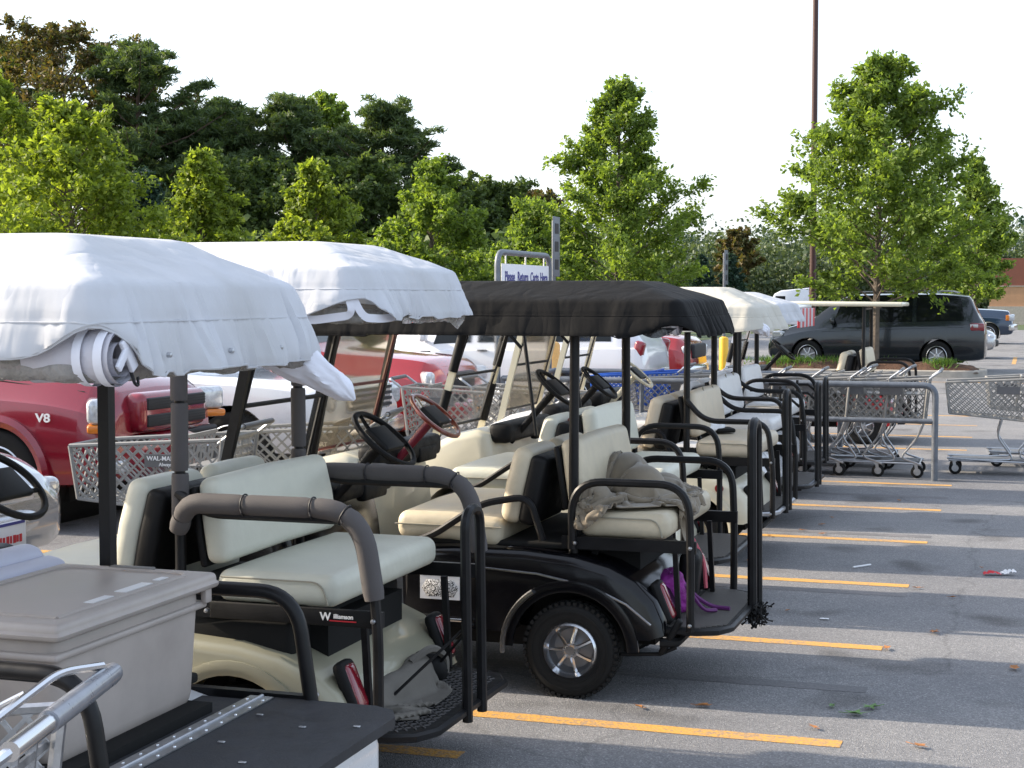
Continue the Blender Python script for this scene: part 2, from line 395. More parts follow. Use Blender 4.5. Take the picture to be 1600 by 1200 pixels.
def fil(pts, r, n=5):
    """polyline with rounded corners"""
    P = [Vector(p) for p in pts]; out = [P[0]]
    for i in range(1, len(P)-1):
        a, b, c = P[i-1], P[i], P[i+1]
        d1, d2 = (a-b), (c-b); rr = min(r, d1.length*.49, d2.length*.49)
        p1, p2 = b+d1.normalized()*rr, b+d2.normalized()*rr
        for k in range(n+1):
            t = k/n; out.append((1-t)**2*p1 + 2*t*(1-t)*b + t*t*p2)
    out.append(P[-1]); return out
def roty(a): return Matrix.Rotation(a, 3, 'Y')
def rotz(a): return Matrix.Rotation(a, 3, 'Z')
def rotx(a): return Matrix.Rotation(a, 3, 'X')
def nzv(*p): return noise.noise(Vector(p))
# ================================================================== the setting
def sheet(name, pts, z, m, kind='structure', parent=None):
    b = MB(); b.add([(x, y, z) for x, y in pts], [tuple(range(len(pts)))])
    o = b.build(name, m, parent, 0)
    if kind and parent is None: o['kind'] = kind
    return o
def rect(x0, x1, y0, y1): return [(x0,y0), (x1,y0), (x1,y1), (x0,y1)]
ground = sheet('asphalt_lot', rect(-900, 900, -60, 1500), 0, 'asphalt')
random.seed(3)
def stripe(name, x0, x1, yc, wd, z, m):
    """painted line with slightly ragged edges"""
    b = MB(); n = max(2, int((x1-x0)/.08)); up = []; dn = []
    for i in range(n+1):
        x = x0+(x1-x0)*i/n; up.append((x, yc+wd/2+random.uniform(-.004, .004), z)); dn.append((x, yc-wd/2+random.uniform(-.004, .004), z))
    b.add(up+dn, [(i, i+1, n+2+i, n+1+i) for i in range(n)])
    o = b.build(name, m, None, 0); o['kind'] = 'structure'; return o
LINE_Y = [4.592+1.843*k for k in range(7)]
for k, y in enumerate(LINE_Y):
    stripe('stall_line', -6.45, -.70+(.0 if k else -.52), y, .105, .0018, 'yellow_paint')
for k in range(-1, 4): stripe('blacked_out_line', -3.4, -.69, 7.37+2.44*k, .12, .0014, 'blackout_paint')
stripe('stall_line', -3.6, -2.1, 5.82, .10, .0018, 'yellow_paint')
# the line across the stall heads and the car stalls beyond
sheet('stall_head_line', rect(-6.55, -6.45, -4, 33), .0026, 'yellow_paint')
for y in (9.62, 12.32, 15.02, 17.72, 20.42, 23.12, 25.82, 28.52): stripe('car_stall_line', -11.2, -6.56, y, .105, .0018, 'yellow_paint')
for y in (19.3, 21.1, 23.0, 24.8): stripe('stall_line', -6.4, -.70, y, .105, .0018, 'yellow_paint')
for x in (-.5, 2.4, 5.3): sheet('far_stall_line', rect(x, x+.11, 44, 49), .004, 'yellow_paint')
stripe('island_stall_line', -6, 4, 34.4, .11, .004, 'yellow_paint')
# planted island with a concrete kerb
def island(x0, x1, y0, y1, top=.42):
    rc = .7; pts = []
    for (cx, cy, a0) in ((x1-rc, y1-rc, 0), (x0+rc, y1-rc, 90), (x0+rc, y0+rc, 180), (x1-rc, y0+rc, 270)):
        for k in range(9):
            a = R(a0+k*11.25); pts.append((cx+rc*math.cos(a), cy+rc*math.sin(a)))
    n = len(pts); cx, cy = (x0+x1)/2, (y0+y1)/2
    def ring(ins, z):
        return [(cx+(x-cx)*(1-ins/((x1-x0)/2)), cy+(y-cy)*(1-ins/((y1-y0)/2)), z) for x, y in pts]
    b = MB(); rings = [ring(0, -.02), ring(.0, .13), ring(.02, .15), ring(.16, .15), ring(.17, .05)]
    b.v = [p for r_ in rings for p in r_]
    b.f = [(k*n+i, k*n+(i+1) % n, (k+1)*n+(i+1) % n, (k+1)*n+i) for k in range(4) for i in range(n)]
    kerb = b.build('island_kerb', 'concrete'); kerb['kind'] = 'structure'
    b = MB()
    def fn(u, v):
        x = x0+.15+(x1-x0-.3)*u; y = y0+.15+(y1-y0-.3)*v
        e = min(u, 1-u)*(x1-x0)/1.0; f = min(v, 1-v)*(y1-y0)
        h = (1-math.exp(-min(e, f)*2.2))
        return (x, y, .1+(top-.1)*h+.05*nzv(x*3, y*3, 1)+.02*nzv(x*11, y*11, 4))
    b.grid(fn, 70, 26); o = b.build('mulch_bed', 'mulch', None, 60); o['kind'] = 'structure'
    return kerb
island(-6.6, -.95, 36.4, 38.5, .33)
sheet('grass_verge', rect(-120, -12.6, 8, 140), .006, 'grassy'); sheet('far_verge', rect(-12.6, 160, 88, 200), .006, 'grassy')

# ================================================================== golf carts
def rim_mesh(kind):
    b = MB()
    if kind == 'spoked':
        b.revolve([(.104, -.0), (.112, -.012), (.118, -.035), (.130, -.020), (.126, .01)], (0,0,0), 'y', 40)
        b.revolve([(0, -.022), (.022, -.022), (.028, -.012), (.036, -.012), (.038, .02), (.03, .06)], (0,0,0), 'y', 24)
        for k in range(7):
            a = 2*PI*k/7+.22; d = Vector((math.cos(a), 0, math.sin(a)))
            b.tube([d*.03+Vector((0,-.004,0)), d*.07+Vector((0,-.002,0)), d*.108+Vector((0,.012,0))], [.011, .0085, .011], 6)
    elif kind == 'cap':
        b.revolve([(.118, -.02), (.122, -.005), (.104, .0), (.09, -.018), (.05, -.026), (.0, -.028)], (0,0,0), 'y', 36)
    else:
        b.revolve([(.118, -.02), (.122, 0), (.108, .01), (.098, .05), (.06, .045), (.05, .02), (.0, .015)], (0,0,0), 'y', 36)
        for k in range(5):
            a = 2*PI*k/5; b.revolve([(.0, -.0), (.008, 0), (.008, .03)], (.035*math.cos(a), .01, .035*math.sin(a)), 'y', 6)
    return b
_rims = {}; _tyres = {}
def tyre_mesh(lugs, r, wd):
    k = (lugs, r, wd)
    if k in _tyres: return _tyres[k]
    b = MB(); h = wd/2
    b.revolve([(r*.54, -h*.80), (r*.58, -h*.93), (r*.72, -h*1.0), (r*.86, -h*.98), (r*.94, -h*.90), (r*.985, -h*.74), (r, -h*.42), (r*.985, -h*.40), (r*.985, -h*.34), (r, -h*.32), (r, -h*.04), (r*.985, -h*.03), (r*.985, h*.03), (r, h*.04), (r, h*.42), (r*.985, h*.74), (r*.9, h*.95), (r*.7, h), (r*.54, h*.8)], (0,0,0), 'y', 56)
    if lugs:
        for i in range(46):
            a = 2*PI*i/46
            d = Vector((math.cos(a), 0, math.sin(a))); t = Vector((-math.sin(a), 0, math.cos(a)))
            m3 = Matrix((t, Vector((0,1,0)), d)).transposed()
            for y, w_ in ((-h*.80, h*.26), (-h*.45, h*.3)):
                b.box(d*(r*.985 if y < -h*.6 else r*.997)+Vector((0, y, 0))+t*(.008 if y < -h*.6 else -.004), (.017, w_, .016), m3)
        b.revolve([(r*.80, -h*1.0), (r*.805, -h*1.025), (r*.83, -h*1.02), (r*.835, -h*.985)], (0,0,0), 'y', 56)
        b.revolve([(r*.66, -h*.97), (r*.665, -h*1.0), (r*.68, -h*1.0), (r*.685, -h*.98)], (0,0,0), 'y', 56)
    _tyres[k] = b; return b
def wheel(parent, x, y, r=.215, wd=.20, rim='steel', rimmat='alloy', lugs=False, scale=1.0):
    k = ('t', r, wd, lugs)
    if k not in _rims:
        o = tyre_mesh(lugs, r, wd).build('wheel', 'rubber', parent, 50); _rims[k] = o.data
    else:
        o = bpy.data.objects.new('wheel', _rims[k]); COL.objects.link(o); o.parent = parent
    o.location = (x, y, r); o.rotation_euler = (0, random.uniform(0, 6), 0 if y < 0 else PI)
    k = ('r', rim, rimmat)
    if k not in _rims:
        q = rim_mesh(rim).build('rim', rimmat, o, 40); _rims[k] = q.data
    else:
        q = bpy.data.objects.new('rim', _rims[k]); COL.objects.link(q); q.parent = o
    q.location = (0, -wd*.36, 0); s = r/.215*scale; q.scale = (s, 1, s)
    if rim == 'spoked':
        if 'dish' not in _rims: _rims['dish'] = MB().revolve([(.112, .0), (.106, .03), (.09, .05), (.05, .052), (0, .05)], (0,0,0), 'y', 30).build('rim_dish', 'dish_dark', o).data; d_ = [c_ for c_ in o.children if c_.name.startswith('rim_dish')][0]
        else: d_ = bpy.data.objects.new('rim_dish', _rims['dish']); COL.objects.link(d_); d_.parent = o
        d_.location = q.location; d_.scale = q.scale
    return o
def arc_pts(cx, cz, r, a0, a1, n): return [(cx+r*math.cos(R(a0+(a1-a0)*i/n)), cz+r*math.sin(R(a0+(a1-a0)*i/n))) for i in range(n+1)]

def perim(x0, x1, hw, d, rc0=.06, nl=130, ns=84, nc=10):
    a = max((x1-x0)/2-d, .004); b_ = max(hw-d, .004); rc = max(.003, min(rc0, a*.9, b_*.9)); cx = (x0+x1)/2; out = []
    def line(p, q, n, nr):
        for i in range(n): t = i/n; out.append((p[0]+(q[0]-p[0])*t, p[1]+(q[1]-p[1])*t, nr[0], nr[1]))
    def corner(ox, oy, a0):
        for i in range(nc):
            an = R(a0+90*i/nc); out.append((ox+rc*math.cos(an), oy+rc*math.sin(an), math.cos(an), math.sin(an)))
    line((-a+rc, -b_), (a-rc, -b_), nl, (0,-1)); corner(a-rc, -b_+rc, -90)       # near side, front to rear; near rear corner
    line((a, -b_+rc), (a, b_-rc), ns, (1,0)); corner(a-rc, b_-rc, 0)             # rear edge; far rear corner
    line((a-rc, b_), (-a+rc, b_), nl, (0,1)); corner(-a+rc, b_-rc, 90)
    line((-a, b_-rc), (-a, -b_+rc), ns, (-1,0)); corner(-a+rc, -b_+rc, 180)
    return [(x+cx, y, nx, ny) for x, y, nx, ny in out]
NR_CORNER = 130+5      # index of the near rear corner on the perimeter
FR_CORNER = 130+10+84+5
PN = (130+84+20)*2
def cover(parent, x0, x1, hw, zt, ze, zb, m, seed=0, wr=1.0, lift=None, crown=.2, seam=True):
    """fitted cloth cover: crowned top, hip slopes, hanging skirt with folds. lift(i)->metres the hem is raised at perimeter index i"""
    rows = []
    for d, z in ((hw*.995, zt-.010), (hw*.7, zt-.008), (crown+.06, zt-.003), (crown, zt-.001), (crown-.03, zt-.008), (crown*.6, ze+(zt-ze)*.58), (crown*.3, ze+(zt-ze)*.29), (.02, ze+(zt-ze)*.03), (.0, ze-.006)):
        P = perim(x0, x1, hw, d); k = 1 if .01 < d < crown-.01 else 0
        rows.append([(x, y, z + k*.7*(.007*wr*nzv(x*4, y*4, seed)+.004*wr*nzv(x*11, y*11, seed+3))) for x, y, nx, ny in P])
    P = perim(x0, x1, hw, 0); N = len(P); ns = 18; rg = lambda *a: 1-2*abs(nzv(*a))
    for j in range(1, ns+1):
        t = j/ns; row = []
        for i, (x, y, nx, ny) in enumerate(P):
            a = 2*PI*i/N; sh = .05*(t-.5)*nzv(math.cos(a)*2, math.sin(a)*2, seed+21); a += sh; sx, sy_ = 3.2*math.cos(a), 3.2*math.sin(a)
            lf = lift(i) if lift else 0
            zbb = zb + lf + .009*nzv(sx*1.1, sy_*1.1, seed+9)*wr
            amp = .4+.6*nzv(sx*.8, sy_*.8, seed+31)
            fold = .014*nzv(sx*1.5, sy_*1.5, seed+t*.8)*t + amp*(.013*rg(sx*4.6, sy_*4.6, seed+5+t*.35) + .005*rg(sx*11, sy_*11, seed+8+t*.5)) + .0022*nzv(sx*30, sy_*30, seed+2+t)
            zl = ze-.006+(zb-ze+.006)*t; zz = max(zl, zbb); t_h = t if zl >= zbb else (ze-.006-zbb)/(ze-.006-zb)
            off = .003 + .062*t_h + fold*wr*(1+.9*abs(nx))*(.25+1.3*t_h*(1.15-.45*t_h))
            if seam and abs(t-.42) < .035: off -= .002
            if j == ns: off -= .003
            row.append((x+nx*off, y+ny*off, zz-(.0006*j if zl < zbb else 0)))
        rows.append(row)
    b = MB(); b.v = [p for r_ in rows for p in r_]; K = len(rows)
    b.f = [(k*N+i, k*N+(i+1) % N, (k+1)*N+(i+1) % N, (k+1)*N+i) for k in range(K-1) for i in range(N)]
    o = b.build('roof_cover', m, parent, 34)
    b = MB(); b.tube(rows[9+7][::2], .0026, 5, closed=True); b.build('seam', m, o)
    b = MB(); b.tube(rows[-1][::2], .0032, 5, closed=True); b.build('hem', m, o)
    return o, rows[-1]
def rail_fender(b, x, y, z, r, a0, a1, wd, th):
    pts = [(px, y, pz) for px, pz in arc_pts(x, z, r, a0, a1, 18)]
    b.tube(pts, 1, 6, sq=(wd, th))

def golf_cart(c):
    g = lambda k, d=None: c.get(k, d)
    T = empty('golf_cart', (c['x'], c['y'], 0), g('rz', 0), c['label'], 'golf cart', 'golf carts parked in the row of narrow stalls')
    BM_, SM, sdx = c['body'], c['seat'], g('sdx', 0)
    hw = .57
    # chassis, floor, axle
    b = MB(); b.box((-.85, 0, .235), (2.2, .78, .09)); b.box((0, 0, .215), (.09, .84, .09)); b.box((-1.65, 0, .215), (.05, .84, .05))
    b.box((-.12, 0, .32), (.9, .60, .22)); b.box((.36, 0, .29), (.16, .7, .06)); b.build('chassis', 'dark_floor', T)
    b = MB(); b.rbox((-1.10, 0, .29), (.68, 1.10, .04), .015); b.build('floor', 'tread_rubber', T)
    for s in (-1, 1):
        b = MB(); b.rbox((-1.0, s*.56, .30), (.86, .05, .09), .018); b.build('sill_panel', g('sill', 'black_plastic'), T)
        if g('trim'):
            b = MB(); b.rbox((-.95, s*.585, .325), (.98, .012, .016), .005); b.build('trim_strip', 'chrome', T)
    # rear body with wheel arches
    top = [(-.80, .30), (-.82, .50), (-.80, .655), (-.55, .665), (-.22, .665), (.02, .645), (.18, .605), (.30, .545), (.385, .46), (.43, .37), (.425, .31), (.36, .285)]
    bz = g('bodyz', 1); top = [(x, .3+(z-.3)*bz if z > .3 else z) for x, z in top]
    arch = arc_pts(0, .215, .285, 14, 166, 14)
    b = MB(); b.prism(top+arch+[(-.42, .285)], -hw, hw, .05, skip=lambda p: p[1] < .34 or (p[0]**2+(p[1]-.215)**2) < .30**2)
    b.build('rear_body', BM_, T, 45)
    b = MB(); b.rbox((-.28, 0, .672), (.86, .98, .03), .01)
    if bz < 1: b.rbox((-.1, 0, .60), (.6, 1.0, .14), .03)
    b.box((.02, 0, .50), (.5, .70, .28)); b.build('engine_cover', 'dark_floor', T)
    b = MB()
    for s in (-1, 1):
        b2 = MB(); rail_fender(b2, 0, s*.572, .215, .293, 3, 178, .030, .014); b2.build('fender_flare', g('flare', BM_), T)
        if g('trim'):
            b2 = MB(); b2.tube([(px, s*.592, pz) for px, pz in arc_pts(0, .215, .310, 122, 184, 14)], .012, 6); b2.build('chrome_edge', 'chrome', T)
            b2 = MB(); b2.tube([(-.80, s*.574, .575), (-.45, s*.575, .572), (-.15, s*.575, .555), (.1, s*.575, .51), (.26, s*.573, .44), (.37, s*.571, .355)], .0055, 6); b2.build('pinstripe', 'chrome', T)
        if g('stripe'):
            b2 = MB(); b2.box((-.5, s*.573, .60), (.58, .004, .045)); b2.build('side_stripe', g('stripe'), T)
        b2 = MB(); b2.rbox((.405, s*.44, .44), (.05, .085, .17), .02, rot=roty(-.38)); t_ = b2.build('tail_light', 'tail_red', T)
        b2 = MB(); b2.rbox((.397, s*.44, .438), (.05, .115, .20), .025, rot=roty(-.38)); b2.build('light_bezel', 'black_plastic', t_)
    b = MB(); b.tube(fil([(.40, -.52, .27), (.47, -.50, .27), (.47, .50, .27), (.40, .52, .27)], .05), .022, 8); b.build('rear_bumper', 'black_plastic', T)
    # front cowl
    front = [(-2.03, .30), (-2.09, .40), (-2.08, .52), (-2.00, .64), (-1.88, .74), (-1.70, .83), (-1.52, .87), (-1.42, .84), (-1.37, .62), (-1.335, .32)]
    cdx = g('cowl_dx', 0); front = [(x+cdx, z) for x, z in front]
    archf = arc_pts(-1.65+cdx, .215, .262, 16, 164, 12)
    b = MB(); b.prism(front+[(-1.36+cdx, .285)]+archf+[(-1.95+cdx, .285)], -hw+.01, hw-.01, .06, skip=lambda p: p[1] < .31 or ((p[0]+1.65-cdx)**2+(p[1]-.215)**2) < .275**2)
    cow = b.build('front_cowl', BM_, T, 45)
    for s in (-1, 1):
        b = MB(); b.rbox((-2.055+cdx, s*.34, .56), (.06, .17, .10), .03, rot=roty(-.35)); b.build('headlight', 'lamp_clear', cow)
    b = MB(); b.rbox((-2.07+cdx, 0, .34), (.09, 1.04, .10), .03); b.build('front_bumper', 'black_plastic', T)
    b = MB(); dz = g('dash_dz', 0); b.rbox((-1.36+cdx, 0, .84+dz), (.16, 1.04, .14), .04); b.rbox((-1.30+cdx, .25, .80+dz), (.06, .30, .10), .02); b.build('dashboard', g('dash', 'black_plastic'), T)
    # wheels
    for x in (0, -1.65+cdx):
        for y in (-.475, .475): wheel(T, x, y, .215, .195, g('rim', 'steel'), g('rimmat', 'alloy'), g('lugs', False))
    # seats
    b = MB(); b.rbox((-.60+sdx, 0, .735), (.52, 1.02, .13), .05, 4, fn=lambda p: (p.x, p.y, p.z+.012*math.cos(p.y*3)-.02*(p.x > .15))); cu = b.build('front_cushion', SM, T)
    for s in (-1, 1): MB().tube(fil([(-.86+sdx, s*.512, .745), (-.34+sdx, s*.512, .745)], .03), .004, 5).build('piping', 'piping', cu)
    for s in ((0,) if g('bench') else (-1, 1)):
        bw = .98 if g('bench') else .47
        o = MB().rbox((0,0,0), (.10, bw, .35), .045, 5, fn=lambda p: (p.x-.015*math.cos(p.z*5)-.01*math.cos(p.y*6*.47/bw), p.y*(1-.10*max(0, p.z/.2)), p.z)).build('front_backrest', SM, T, 60, (-.265+sdx, s*.262, g('back_z', .935))); o.rotation_euler = (0, .20, 0)
        q = MB().rbox((0,0,0), (.085, bw, .32), .03, 4, fn=lambda p: (p.x, p.y*(1-.10*max(0, p.z/.2)), p.z)).build('backrest_shell', g('shell', 'black_plastic'), o, 60, (.066, 0, -.005))
    pz = g('ztop', 1.83)
    if g('hiprail', True):
        for s in (-1, 1):
            b = MB(); b.tube(fil([(-.80+sdx, s*.545, .66), (-.66+sdx, s*.56, .70), (-.42+sdx, s*.56, .86), (-.20+sdx, s*.54, .90), (-.14+sdx, s*.52, .70)], .07), .017, 8); b.build('hip_rail', g('railmat', 'black_steel'), T)
    rb = g('rearseat', True)
    px = g('post_x', -.02)
    # roof posts
    if g('posts', True):
        for s in (-1, 1):
            b = MB(); rr = g('post_r', .022)
            if g('post_sq'): b.tube([(px, s*.47, .62), (px, s*.47, pz-.03)], 1, 4, sq=(.026, .026))
            else: b.tube([(px-.0, s*.485, .62), (px, s*.485, 1.2), (px+.0, s*.47, pz-.03)], rr, 10)
            b.build('roof_post', g('postmat', 'black_steel'), T)
            if g('foam'):
                for (z0, z1) in ((.98, 1.17), (1.18, 1.42), (1.43, 1.66)):
                    b = MB(); b.tube([(px, s*.485, z0), (px, s*.485, z0+.01), (px, s*.482, z1-.01), (px, s*.482, z1)], [.029, .031, .031, .029], 14); b.build('foam_sleeve', 'foam_grey', T)
        b = MB(); b.tube([(px, -.47, pz-.06), (px, .47, pz-.06)], .014, 6); b.build('cross_tube', g('postmat', 'black_steel'), T)
    if g('struts'):
        for s in (-1, 1):
            b = MB(); b.tube([(-.33+sdx, s*.49, 1.0), (-.42+sdx, s*.49, pz-.03)], .011, 6); b.tube([(-.42+sdx, s*.49, 1.5), (-.60+sdx, s*.49, pz-.03)], .010, 6); b.build('roof_strut', 'black_steel', T)
    # front frame and windshield
    if g('windshield', True):
        fb, ft = g('wb', -1.80)+cdx, g('wt', -1.57)+cdx*.6; zb_ = .86
        wm = g('wmat', 'black_steel')
        nseg = g('wseg')
        for s in (-1, 1):
            b = MB(); b.tube([(fb, s*.50, zb_-.12), (ft, s*.475, pz-.02)], 1, 4, sq=(.034, .020)); b.build('windshield_post', wm, T)
            if nseg:
                for (t0, t1) in nseg:
                    b = MB(); A, B_ = Vector((fb, s*.50, zb_-.12)), Vector((ft, s*.475, pz-.02))
                    b.tube([A.lerp(B_, t0), A.lerp(B_, t1)], .034, 10); b.build('foam_sleeve', 'black_plastic', T)
        def wp(y, t): return Vector((fb+(ft-fb)*t+.02, y*(1-.05*t), zb_+(pz-.06-zb_)*t))
        b = MB()
        for (t0, t1) in ((.0, .47), (.49, .97)):
            A = [wp(-.46, t0), wp(.46, t0), wp(.46, t1), wp(-.46, t1)]; off = Vector((.005, 0, .0015))
            b.add(A+[p+off for p in A], [(0,1,2,3), (7,6,5,4), (0,4,5,1), (1,5,6,2), (2,6,7,3), (3,7,4,0)])
        p = b.build('windshield', g('glass', 'windshield'), T, 30)
        b = MB(); fr = g('wframe', .011)
        for t in (0, .48, .97): b.tube([wp(-.46, t), wp(.46, t)], fr, 6)
        for y in (-.46, .46): b.tube([wp(y, 0), wp(y, .97)], fr, 6)
        b.build('windshield_frame', g('wfmat', 'dark_trim'), p)
    # steering
    sx, sy = g('sx', -1.02), -.25; n_ = Vector((.66, 0, .75)).normalized(); C0_ = Vector((sx, sy, g('sz', 1.11)))
    b = MB(); b.tube([C0_-n_*.52, C0_-n_*.20, C0_-n_*.05], [.022, .026, .030], 10); col_ = b.build('steering_column', g('colmat', 'black_plastic'), T)
    u_ = Vector((0, 1, 0)); v_ = n_.cross(u_)
    b = MB(); b.tube([C0_+u_*.178*math.cos(2*PI*k/36)+v_*.178*math.sin(2*PI*k/36) for k in range(36)], .0145, 8, closed=True); sw = b.build('steering_wheel', g('wheelmat', 'black_plastic'), T)
    b = MB()
    for a in (200, 340, 90):
        d = u_*math.cos(R(a))+v_*math.sin(R(a)); b.tube([C0_-n_*.03, C0_-n_*.02+d*.09, C0_+d*.172], [.014, .011, .009], 6)
    b.build('spoke', g('spokemat', 'black_plastic'), sw)
    M3 = Matrix((v_, u_, n_)).transposed()
    b = MB(); b.rbox(C0_+n_*.004, (.15, .21, .03), .012, rot=M3); b.build('scorecard_holder', 'dark_trim', sw)
    # rear facing seat
    if rb:
        bx, cx0, cx1 = g('rb_x', -.02), g('rc0', .02), g('rc1', .53); ce = cx1-g('ce', .095)
        o = MB().rbox((0,0,0), (.095, .96, .31), .04, 4, fn=lambda p: (p.x+.012*math.cos(p.y*3.2)+.008*math.cos(p.z*6), p.y*(1-.05*max(0, p.z/.18)), p.z+.012*math.cos(p.y*2.6))).build('rear_backrest', SM, T, 60, (bx, 0, .995)); o.rotation_euler = (0, -.16, 0)
        MB().rbox((0,0,0), (.03, .93, .29), .012, 2).build('backrest_shell', 'black_plastic', o, 60, (-.055, 0, -.01))
        if g('tufted'):
            b = MB()
            for yy in (-.17, .17): b.tube([(.052, yy, -.16), (.058, yy, 0), (.052, yy, .17)], .006, 6)
            b.build('seam', 'piping', o)
        b = MB(); b.rbox(((cx0+ce)/2, 0, .777), (ce-cx0, 1.0, .115), .045, 5, fn=lambda p: (p.x, p.y, p.z+.008*math.cos(p.y*3)*math.cos(p.x*5)*(p.z > 0))); cu = b.build('rear_cushion', SM, T, 60)
        for s in (-1, 1):
            b = MB(); b.tube(fil([(cx0+.03, s*.504, .812), (ce-.055, s*.504, .812), (ce-.03, s*.504, .735)], .05), .0035, 5)
            b.build('piping', 'piping', cu)
        b = MB(); b.box(((cx0+ce)/2-.06, 0, .702), (ce-cx0-.12, .96, .035))
        for s in (-1, 1): b.box(((cx0+cx1)/2-.02, s*.515, .698), (cx1-cx0+.10, .025, .055))
        b.build('rear_seat_frame', 'black_steel', T)
        for s in (-1, 1):
            b = MB(); b.tube([(cx0+.06, s*.40, .69), (cx0+.02, s*.40, .40)], 1, 4, sq=(.02, .02)); b.build('seat_support', 'black_steel', T); b = MB(); b.tube([(cx1-.09, s*.40, .69), (cx1-.07, s*.40, .33)], 1, 4, sq=(.016, .016)); b.build('seat_support', 'black_steel', T)
            # arm rails
            rt = g('rail', 'arch'); zt = g('rail_z', .975); rm = g('railmat', 'black_steel')
            b = MB()
            if rt == 'arch':
                pts = fil([(cx0-.02, s*.535, .67), (cx0-.02, s*.535, zt), (cx1-.005, s*.535, zt), (cx1+.01, s*.535, .70), (cx1+.01, s*.535, .33)], .17, 9)
                b.tube(pts, .0185, 8)
            else:
                pts = fil([(px+.0, s*.50, 1.10), (px+.13, s*.535, zt), (cx1-.02, s*.535, zt), (cx1+.02, s*.535, .66), (cx1+.02, s*.535, .33)], .10, 7)
                b.tube(pts, .0185, 8)
            b.build('arm_rail', rm, T)
            if g('foam'):
                fp = fil([(px+.0, s*.50, .97), (px+.06, s*.54, 1.075), (cx1-.04, s*.54, 1.075), (cx1+.01, s*.54, .77)], .15, 10)
                L = [0]
                for i in range(1, len(fp)): L.append(L[-1]+(Vector(fp[i])-Vector(fp[i-1])).length)
                def at_l(l):
                    for i in range(1, len(fp)):
                        if L[i] >= l: return Vector(fp[i-1]).lerp(Vector(fp[i]), (l-L[i-1])/max(1e-6, L[i]-L[i-1]))
                    return Vector(fp[-1])
                cuts = [0, .06, .34, .60, .72, L[-1]]
                for a_, e_ in zip(cuts[:-1], cuts[1:]):
                    n = max(3, int((e_-a_)/.025)); pp = [at_l(a_+.002+(e_-a_-.004)*i/n) for i in range(n+1)]
                    rr = [.033] + [.0365]*(n-1) + [.033]
                    b = MB(); b.tube(pp, rr, 14); fo = b.build('foam_sleeve', 'foam_grey', T)
                    if a_ > .1:
                        P_ = at_l(a_); t_ = (at_l(a_+.01)-P_).normalized(); q = t_.to_track_quat('Z', 'Y').to_matrix()
                        b = MB(); b.tube([P_+q @ Vector((.0375*math.cos(2*PI*k/16), .0375*math.sin(2*PI*k/16), 0)) for k in range(16)], .003, 5, closed=True)
                        b.tube([P_+Vector((0, -.036, -.01)), P_+Vector((.012, -.05, -.022))], .003, 5); b.build('cable_tie', 'ink', fo)
            for (bx_, bz_) in ((cx0+.0, .70), (cx1+.01, .70), (cx1+.01, .36)):
                b = MB(); b.revolve([(0, s*.016), (.008, s*.014), (.009, s*.008), (.0095, 0)], (bx_, s*.548, bz_), 'y', 8); b.build('bolt', 'steel', T)
        # foot platform
        if g('platform', True):
            px0, px1, pw = .30, g('plat', .69), g('plat_w', .50); ch = .13
            poly = [(px0, -pw), (px1-ch, -pw), (px1-ch*.35, -pw+ch*.3), (px1, -pw+ch), (px1, pw-ch), (px1-ch*.35, pw-ch*.3), (px1-ch, pw), (px0, pw)]
            def slab(pl, z0, z1):
                n = len(pl); return [(x, y, z0) for x, y in pl]+[(x, y, z1) for x, y in pl], [tuple(reversed(range(n))), tuple(range(n, 2*n))]+[(i, (i+1) % n, n+(i+1) % n, n+i) for i in range(n)]
            pzz = g('plat_z', .335)
            b = MB(); b.add(*slab(poly, pzz-.03, pzz)); pl = b.build('foot_platform', g('platmat', 'black_plastic'), T)
            b = MB(); b.tube([(x, y, pzz-.014) for x, y in poly], .016, 6); b.build('platform_edge', g('platedge', 'black_steel'), pl)
            b = MB()
            if g('tread') == 'diamond':
                for i in range(15):
                    for j in range(36):
                        x = px0+.03+i*.024; y = -pw+.05+j*.0255
                        if x > px1-.03 or (x > px1-ch and abs(y) > pw-.03-(x-px1+ch)): continue
                        b.box((x, y, pzz+.002), (.020, .005, .004), rotz(.7 if (i+j) % 2 else -.7))
            else:
                j = 0; y = -pw+.03
                while y < pw-.02:
                    xe = px1-.02 - max(0, abs(y)-(pw-ch))
                    b.box(((px0+.02+xe)/2, y, pzz+.002), (xe-px0-.02, .012, .005)); y += .021
            b.build('tread', g('treadmat', 'ribbed_mat'), pl)['kind'] = 'stuff'
            for s in (-1, 1): MB().tube([(.30, s*.30, .27), (px1-.08, s*.30, pzz-.045)], 1, 4, sq=(.02, .02)).build('platform_bracket', 'black_steel', T)
            if g('grab', True):
                gz = g('grab_z', 1.12); gy = g('grab_y', 0)
                b = MB(); b.tube(fil([(px1+.01, gy-.08, pzz-.05), (px1+.0, gy-.08, gz), (px1+.0, gy+.08, gz), (px1+.01, gy+.08, pzz-.05)], .08, 8), g('grab_r', .019), 8); b.build('grab_bar', 'black_steel', T)
            if g('brace'):
                for s in (-1, 1):
                    b = MB(); b.tube([(cx1-.06, s*.20, .36), (px1-.02, s*.06, .58)], .006, 6); b.build('brace', 'black_steel', T)
    # roof
    rf = g('roof')
